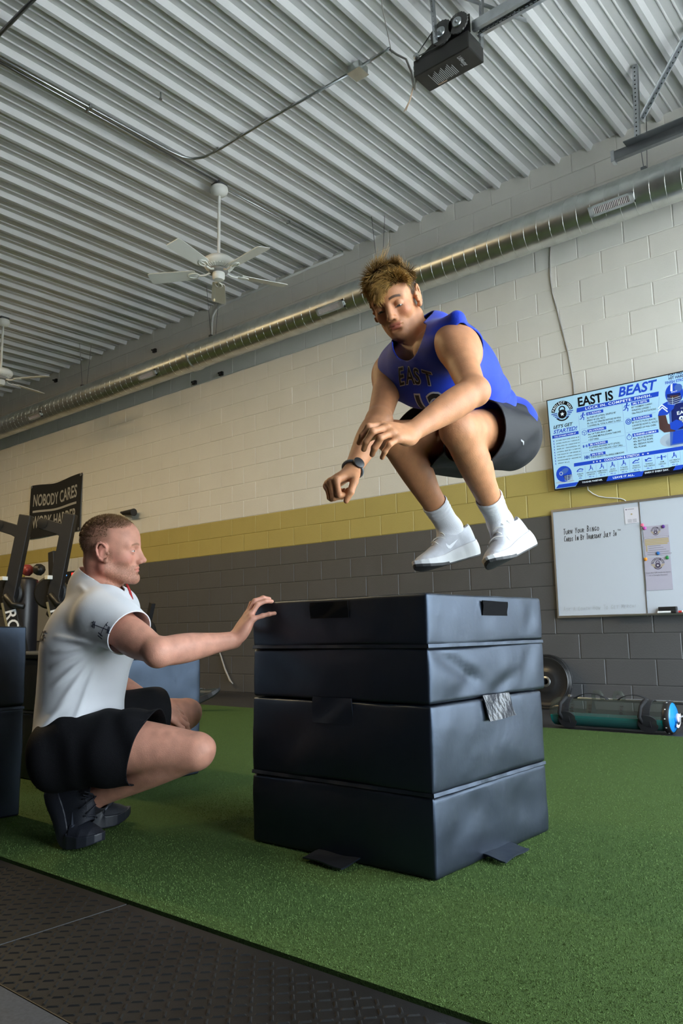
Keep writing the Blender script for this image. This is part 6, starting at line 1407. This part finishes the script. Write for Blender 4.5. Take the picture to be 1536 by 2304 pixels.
# ------------------------------------------------------------------ crouching coach
K_ = dict(hipR=(-2.290,1.375,0.309), hipL=(-2.411,1.508,0.315), kneeR=(-1.911,1.577,0.311), ankR=(-2.285,1.473,0.150), kneeL=(-2.400,1.932,0.365), ankL=(-2.389,1.568,0.156), neck=(-2.337,1.509,0.812), shR=(-2.181,1.415,0.725), shL=(-2.462,1.652,0.745), elR=(-1.911,1.433,0.607), wrR=(-1.872,1.692,0.637), elL=(-2.609,1.716,0.496), wrL=(-2.358,1.752,0.419))
K_ = {k: np.array(v) for k, v in K_.items()}
coa = thing('person', 'man in white t-shirt crouching beside the foam boxes with one hand on them', 'person', (-2.25, 1.48, .014))
def build_coach():
    J = K_; Hm = (J['hipL']+J['hipR'])/2; Sm = (J['shL']+J['shR'])/2; s = un(J['neck']-Hm); lh = un(J['hipL']-J['hipR']); ls = un(J['shL']-J['shR']); front = un(np.cross(lh, s)); lh = np.cross(s, front)
    fs = un(np.cross(ls, s)); ls = np.cross(s, fs); T0 = np.stack([lh, s, front]); T1 = np.stack([ls, s, fs]); Tm = np.stack([un(lh+ls), s, un(front+fs)])
    H = Frame((-2.275, 1.512, .944), (.7477, .6631, -.0321), (-.6524, .7428, .1493), (.1229, -.0907, .9883), .966)
    Zw = np.array((0, 0, 1.))
    def torso(B, g=0.0, k=.05):
        B.ell(Hm+s*.03+front*.020, T0, np.array((.155, .12, .108))+g, k)
        for h_ in ('hipL', 'hipR'): B.ell(J[h_]-front*.005-s*.02, T0, np.array((.085, .088, .080))+g, k*.6)
        B.ell(Hm+s*.16-front*.005, Tm, np.array((.145, .14, .115))+g, k)
        B.ell(Hm+s*.31-front*.012, T1, np.array((.165, .165, .128))+g, k)
        B.ell(Sm-s*.055-fs*.012, T1, np.array((.160, .095, .112))+g, k)
        for h_ in ('shL', 'shR'): B.limb(Sm+(J[h_]-Sm)*.35+s*.01, J[h_]-s*.012, [.066+g, .060+g], .04)
        B.limb(J['neck']-fs*.02, Sm+(J['shL']-Sm)*.75+s*.025, [.056+g, .045+g], .04); B.limb(J['neck']-fs*.02, Sm+(J['shR']-Sm)*.75+s*.025, [.056+g, .045+g], .04)
    B = Prims(); torso(B)
    B.limb(H.w(-.040, 0, -.040), Sm+s*.02-fs*.0, [.056, .057, .066], .018)
    for sd in ('L', 'R'):
        sh, el, wr = J['sh'+sd], J['el'+sd], J['wr'+sd]; ax = un(el-sh); out = un(sh-Sm)
        B.limb(sh, el, [.056, .057, .053, .049, .044, .040], .03)
        B.ell(sh+out*.010+ax*.03, np.stack([ax, np.cross(ax, out), un(np.cross(np.cross(ax, out), ax))]), (.078, .054, .054), .03)
        B.ell(sh+ax*.17-Zw*.012, np.stack([ax, un(np.cross(ax, Zw)), un(np.cross(np.cross(ax, Zw), ax))]), (.085, .042, .046), .03)
        B.limb(el, wr, [.0405, .0445, .0435, .037, .0305, .027], .015); B.sph(el+un(el-(sh+wr)/2)*.006, .034, .02)
        hp, kn, an = J['hip'+sd], J['knee'+sd], J['ank'+sd]; td = un(kn-hp); shd = un(an-kn); kf = un(kn-(hp+an)/2); bk_ = un(-kf-shd*np.dot(-kf, shd))
        B2 = Prims(); B2.limb(hp, kn, [.094, .092, .086, .077, .066, .056], .03, bow=kf*.010+Zw*.012)
        B3 = Prims(); B3.limb(kn, an, [.052, .051, .048, .043, .037, .034], .02); B3.ell(kn+shd*.14+bk_*.018, np.stack([shd, un(np.cross(shd, kf)), un(np.cross(shd, np.cross(shd, kf)))]), (.11, .049, .042), .025)
        B3.ell(kn+kf*.022, np.stack([shd, un(np.cross(shd, kf)), un(np.cross(shd, np.cross(shd, kf)))]), (.042, .038, .030), .018)
        B3.sph(an, .036, .012)
        def leg(P, B2=B2, B3=B3):
            a, b = B2(P), B3(P); kk = .014; h_ = np.clip(.5+.5*(a-b)/kk, 0, 1); return a+(b-a)*h_-kk*h_*(1-h_)
        B.add(leg, (hp+kn+an)/3, .42, .022, 1)
    up = [cv(.40, .75, .40), cv(.85, .22, .50), cv(.88, -.20, .45)]
    dr_ = [[cv(.30, .78, .55), cv(.75, .30, .60), cv(.80, -.20, .55)], [cv(.36, .78, .48), cv(.80, .28, .50), cv(.85, -.20, .50)], [cv(.46, .76, .36), cv(.84, .34, .40), cv(.90, -.12, .40)], [cv(.90, .28, .30), cv(.95, .22, .20), cv(.97, .12, .20)]]
    hand_prims(B, J['wrR'], cv(.50, .82, .30), cv(-.78, .40, -.42), 1, [(0, 0, 0)]*4, dirs=dr_, thumb=[(.6, .75, -.3), (.8, .5, -.4), (.9, .2, -.4)], k=1.0)
    hand_prims(B, J['wrL'], cv(.80, -.50, .25), cv(.40, .75, -.40), -1, [(.25, .5, .3)]*4, k=1.0)
    head_prims(B, H, slit=(.0000, .0030), jaw=1.06)
    B.ell(H.w(.082, 0, -.100), H.A, np.array((.012, .020, .016))*H.k, .012)
    hc = H.w(.005, 0, .0); sph = [(hc, .152), (J['wrR']+cv(.6, .75, .3)*.085, .120), (J['wrL']+cv(.8, -.5, .25)*.085, .115)]
    skin = np.array((.60, .290, .205)); nz = waves(3, 10, 90, 260); n2 = waves(8, 8, 500, 900)
    def colour(P):
        c = np.tile(skin, (len(P), 1)); q = H.loc(P); f, l, u = q.T; al = np.abs(l); near = np.linalg.norm(q, axis=1) < .165; n_ = nz(P); fine = np.random.RandomState(4).normal(size=len(P))*.8
        red = np.exp(-(((f+.03)/.03)**2+((u+.06)/.03)**2))*near; c = mixc(c, (.60, .17, .13), red*.5)
        ear = np.exp(-(((f+.015)/.022)**2+((u+.0)/.032)**2))*(al > .074)*near; c = mixc(c, (.62, .23, .18), ear*.6)
        cheek = np.exp(-(((al-.045)/.022)**2+((u+.028)/.02)**2))*(f > .02)*near; c = mixc(c, (.62, .22, .17), cheek*.5)
        lips = np.maximum(1-sst(np.sqrt(((u+.0628)/.0052)**2+(l/.023)**2), .7, 1.15), 1-sst(np.sqrt(((u+.0728)/.0062)**2+(l/.021)**2), .7, 1.15))*(f > .068)*near
        jawl = -.030-.25*np.clip(.05-f, 0, .06)*0
        beard = sst(-u, .030, .052)*sst(f, -.012, .012)*near*(1-sst(-u, .128, .145))*np.where((f > .07), sst(-u, .050, .056), 1)
        beard = np.maximum(beard, sst(f, -.010, .0)*(1-sst(f, .010, .024))*sst(-u, -.015, .01)*near*(al > .05))
        c = mixc(c, (.22, .105, .06), np.clip(beard*(.52+.22*fine), 0, .85)*(1-lips)); c = mixc(c, (.55, .19, .15), lips*.8)
        by = .0175+.004*np.sin(np.clip((al-.010)/.038, 0, 1)*PI)-.06*np.maximum(al-.040, 0); brow = (1-sst(np.abs(u-by), .0024, .0048))*sst(al, .009, .014)*(1-sst(al, .046, .052))*(f > .05)*near; c = mixc(c, (.24, .11, .06), brow*.75)
        # cropped hair with faded sides
        front_line = .052-.5*np.clip(al-.03, 0, .05); top = sst(u-.0, .066, .088)*sst(front_line-f+.02, 0, .014)
        sideh = sst(u, -.03+.0*f, .062)*sst(-f, -.022+0*u, .002)*.72; backh = sst(-f, .035, .06)*sst(u, -.065, .005)*.85
        m = np.clip(np.maximum(np.maximum(top, sideh), backh), 0, 1)*near*(1-(al > .0795)*(np.abs(u+.006) < .04)*(np.abs(f+.012) < .028))
        c = mixc(c, (.105, .058, .028), np.clip(m*(.80+.10*fine), 0, .93)); c *= (1+.05*n_)[:, None]; return np.clip(c, 0, 1)
    lo = np.min([v for v in J.values()], 0)-.26; hi = np.max([v for v in J.values()], 0)+.26; hi[2] = 1.10; lo[2] = .04
    body = figure_mesh('body', B, sph, lo, hi, colour, coa, M_skinB)
    eyes(H, coa, un(H.F+H.U*.05), body)
    brn = np.array((.16, .085, .035))
    tp = strands(H, 4000, lambda p: 1.0 if (p[2] > .075 and p[0] < .066-.5*max(0, abs(p[1])-.03)) else (.75 if p[2] > .045 and p[0] < -.0 else 0), lambda p, n, r: n*.8+np.array((.55, 0, .1)), lambda p, r: .0085*r.uniform(.7, 1.2)*np.clip((p[2]-.03)/.05, .3, 1), 2, .00055, lambda t, r, p: brn*r.uniform(.6, 1.4), 51, .25, base=(.0990, .0760, .0840))
    sdh = strands(H, 1200, lambda p: 1.0 if (p[0] < -.018 and -.03 < p[2] < .055) else 0, lambda p, n, r: n*.5+np.array((-.2, 0, -.8)), lambda p, r: .0032*r.uniform(.7, 1.2), 2, .0004, lambda t, r, p: brn*r.uniform(.5, 1.1), 52, .25, base=(.0985, .0755, .0835))
    hair_obj('hair', coa, [tp, sdh])
    # t-shirt
    M_t = mat('white_tee', (.78, .79, .83), .75, bump=.12, bscale=700, spec=.25, sheen=.1)
    TT = Prims(); torso(TT, .008)
    TT.limb(J['neck']-fs*.008, H.w(-.030, 0, -.085), [.062, .058], .02)
    for sd in ('L', 'R'):
        sh, el = J['sh'+sd], J['el'+sd]; TT.limb(sh, sh+(el-sh)*.60, [.068, .072, .071, .068], .03)
    W1 = waves(61, 7, 16, 36)
    ap = J['shR']-s*.10+fs*.02   # folds run from the arm pit across the back and flank
    tgt = [(-.16, .02), (-.16, -.03), (-.155, -.08), (-.14, -.14), (-.11, -.20), (-.05, -.25)]
    crs = []
    for i, (a, b) in enumerate(tgt): crs.append((ap+ls*-.02, ap+fs*a+s*b+ls*(-.03), .010, .011 if i < 4 else .008))
    crs += [(Hm+s*.02-front*.10-lh*.14, Hm+s*.16+front*.02-lh*.15, .012, .006), (Hm+s*.0-front*.05-lh*.16, Hm+s*.12+front*.08-lh*.14, .012, .006), (J['shR']+s*.06-fs*.05, J['neck']-fs*.06-ls*.04, .009, .005)]
    def tee(P):
        q = P-Hm; a = q@s; low = 1-sst(a, .02, .16); d = TT(P)-(.010+.0045*W1(P)+.012*low*(1-sst(q@front, -.05, .12)))
        for a_, b_, wd, dp in crs:
            lat = (P-Hm)@ls; dd, t = seg_dist(P-np.outer(lat, ls), a_-((a_-Hm)@ls)*ls, b_-((b_-Hm)@ls)*ls); d = d-(lat < .02)*dp*np.exp(-(dd/wd)**2)*np.sin(PI*np.clip(t, 0, 1))
        return d
    def sleeve(sd):
        a = J['sh'+sd]; d = J['el'+sd]-a; L = np.linalg.norm(d); d = d/L
        def g(P): q = P-a; t = q@d; r = np.linalg.norm(q-t[:, None]*d, axis=1); return np.maximum((.54*L-t)+.10*(q@s), r-.125)
        return g
    na = un(H.w(-.035, 0, -.045)-Sm)
    def collar(P): q = P-Sm; t = q@na; r = np.linalg.norm(q-t[:, None]*na, axis=1); return np.maximum(.108-t-.5*(q@fs), (r-.125)*2)
    clips = [lambda P: (P-Hm)@s+.005-.10*((P-Hm)@front)+.01*np.sin(((P-Hm)@lh)*25), collar, sleeve('L'), sleeve('R')]
    ts = garment('t_shirt', tee, lo, hi, clips, coa, M_t, .005)
    bv = bvh_of(ts); M_pr = mat('navy_shirt_print', (.015, .018, .05), .7)
    # emblem on the sleeve: crossed barbells
    sh, el = J['shR'], J['elR']; ax = un(el-sh); nrm_ = un(np.cross(ax, s)); nrm_ = nrm_ if np.dot(nrm_, np.array(CF)) < 0 else -nrm_; uy = un(np.cross(nrm_, ax)); uy = uy if uy[2] > 0 else -uy
    Vp = []; Fp = []
    def rect2(u0, v0, u1, v1, wd):
        d = np.array((u1-u0, v1-v0)); L = np.linalg.norm(d); n_ = np.array((-d[1], d[0]))/L*wd/2; o = len(Vp)
        for p in ((u0-n_[0], v0-n_[1]), (u1-n_[0], v1-n_[1]), (u1+n_[0], v1+n_[1]), (u0+n_[0], v0+n_[1])): Vp.append((p[0], p[1], 0))
        Fp.append((o, o+1, o+2, o+3))
    rect2(-.034, .010, .034, -.002, .0022); rect2(-.006, -.020, .020, .022, .0022)
    for u, v, a in ((-.036, .010, .0), (-.030, .009, 0), (.032, -.001, 0), (.027, .0, 0)): rect2(u-.001, v-.010, u+.001, v+.010, .0035)
    for u, v in ((-.008, -.022), (-.004, -.014)): rect2(u-.010, v+.003, u+.008, v-.006, .0035)
    rect2(-.043, .016, -.037, .015, .002); rect2(-.043, .005, -.037, .004, .002); rect2(.014, .016, .022, .010, .003)
    so_c = sh+ax*.120+nrm_*.07-uy*.01
    print_on(ts, bv, Vp, Fp, so_c, un(ax*.95+uy*.3), un(uy*.95-ax*.3), nrm_, M_pr, 'sleeve_emblem', .0028)
    V, F = text_geo('PERFORMANCE', .044, .02); x1 = max(v[0] for v in V)
    print_on(ts, bv, [(v[0]-x1/2, v[1], 0) for v in V], F, Hm+s*.315-fs*.14+ls*.045, -ls, s, -fs, M_pr, 'back_lettering', .0028)
    MB().tube([tuple(J['neck']+s*.03+fs*.085-ls*.03), tuple(J['neck']+s*.005+fs*.10-ls*.02), tuple(J['neck']-s*.02+fs*.11)], .004, 6).build('whistle_cord', mat('red_cord', (.5, .03, .03), .6), coa, smooth=True)
    # shorts
    M_s = mat('black_cotton_shorts', (.005, .005, .007), .8, bump=.15, bscale=400, spec=.2)
    TS = Prims(); TS.ell(Hm+s*.03+front*.020, T0, (.167, .125, .120), .04)
    for h_ in ('hipL', 'hipR'): TS.ell(J[h_]-front*.005-s*.02, T0, (.098, .102, .094), .03)
    for sd in ('L', 'R'): TS.limb(J['hip'+sd], J['hip'+sd]+(J['knee'+sd]-J['hip'+sd])*.85, [.108, .112, .112, .108, .104], .035, bow=un(J['knee'+sd]-(J['hip'+sd]+J['ank'+sd])/2)*.008+Zw*.012)
    W2 = waves(71, 7, 20, 50)
    def shr(P): q = P-Hm; return TS(P)-(.003+.0045*W2(P)+.003*np.sin((q@front)*55+(q@s)*20+W2(P)))
    def legclip(sd):
        a = J['hip'+sd]; d = J['knee'+sd]-a; L = np.linalg.norm(d); d = d/L; ot = 'R' if sd == 'L' else 'L'; other = J['hip'+ot]; od = un(J['knee'+ot]-other)
        def g(P): q = P-a; t = q@d; r = np.linalg.norm(q-t[:, None]*d, axis=1); q2 = P-other; r2 = np.linalg.norm(q2-(q2@od)[:, None]*od, axis=1); return np.where(r <= r2, (.62*L-t)+.35*(q@Zw), 1.0)
        return g
    garment('shorts', shr, lo, hi, [legclip('L'), legclip('R'), lambda P: np.maximum(.045-(P-Hm)@s+.45*np.clip((P-Hm)@front, -.1, .2), .150-np.minimum(seg_dist(P, J['hipL']+front*.03, J['kneeL'])[0], seg_dist(P, J['hipR']+front*.03, J['kneeR'])[0]))], coa, M_s, .0055)
    M_sock = mat('black_sock', (.008, .008, .012), .85, bump=.3, bscale=500); M_up = mat('black_knit_shoe', (.008, .010, .018), .6, bump=.3, bscale=600); M_mid = mat('black_shoe_sole', (.014, .016, .024), .45); M_sw = mat('grey_shoe_mark', (.07, .08, .11), .4)
    for sd, ball, hd, th in (('R', (-2.292, 1.428, .018), un(np.array((.95, .31, 0))), math.radians(60)), ('L', (-2.455, 1.615, .018), un(np.array((.30, .95, 0))), math.radians(55))):
        ball = np.array(ball); an, kn = J['ank'+sd], J['knee'+sd]; shd = un(an-kn)
        make_shoe(coa, ball-hd*.195*1.10, hd, Zw, (M_up, M_mid, M_up, M_up), 'black running shoe with raised heel', th=th, mirror=1 if sd == 'L' else -1, swoosh=M_sw, sc=1.10)
        hl_ = bend(np.array([[.055, 0, .05], [.12, 0, .05]]), th); hw = [ball-hd*.215+hd*p[0]*1.1+Zw*p[2]*1.1 for p in hl_]
        S_ = Prims(); S_.limb(an-shd*.035, an, [.0405, .0415], .01); S_.limb(an, hw[0], [.041, .034], .02); S_.limb(an, hw[1], [.041, .026], .02)
        garment('sock', lambda P, S_=S_: S_(P), np.minimum(an, hw[0])-.12, np.maximum(an, hw[0])+.12, [lambda P, an=an, shd=shd: (P-an)@shd+.030], coa, M_sock, .004, .003)
    return body
if not os.environ.get('NOPEOPLE'): build_coach()
# shoe of somebody stretching behind the foam box
fs_ = thing('person', 'black shoe and ankle of someone lying behind the wide foam box', 'person', (-5.25, 4.5, .014))
_an = np.array((-5.52, 4.42, .06)); _B = Prims(); _B.limb(_an+np.array((-.45, -.28, .0)), _an, [.055, .05, .04], .02); _B.limb(_an, _an+np.array((.04, .03, .03)), [.038, .03], .02)
_V, _F = mesh_sdf(_B, _an-.65, _an+.2, .008); _me = np_mesh('lower_leg', _V, _F, ORG[fs_.name]); _me.materials.append(mat('dark_leggings', (.012, .012, .015), .8)); link('lower_leg', _me, None, fs_, o=ORG[fs_.name])
make_shoe(fs_, (-5.50, 4.43, .022), (.70, .55, .42), (-.40, -.25, .85), (mat('dark_teal_shoe', (.012, .02, .024), .5, var=.5, vscale=40), mat('dark_shoe_sole', (.02, .02, .022), .6), MATS['dark_teal_shoe'], mat('grey_lace', (.12, .13, .14), .7)), 'black training shoe, toes up', sc=1.15)
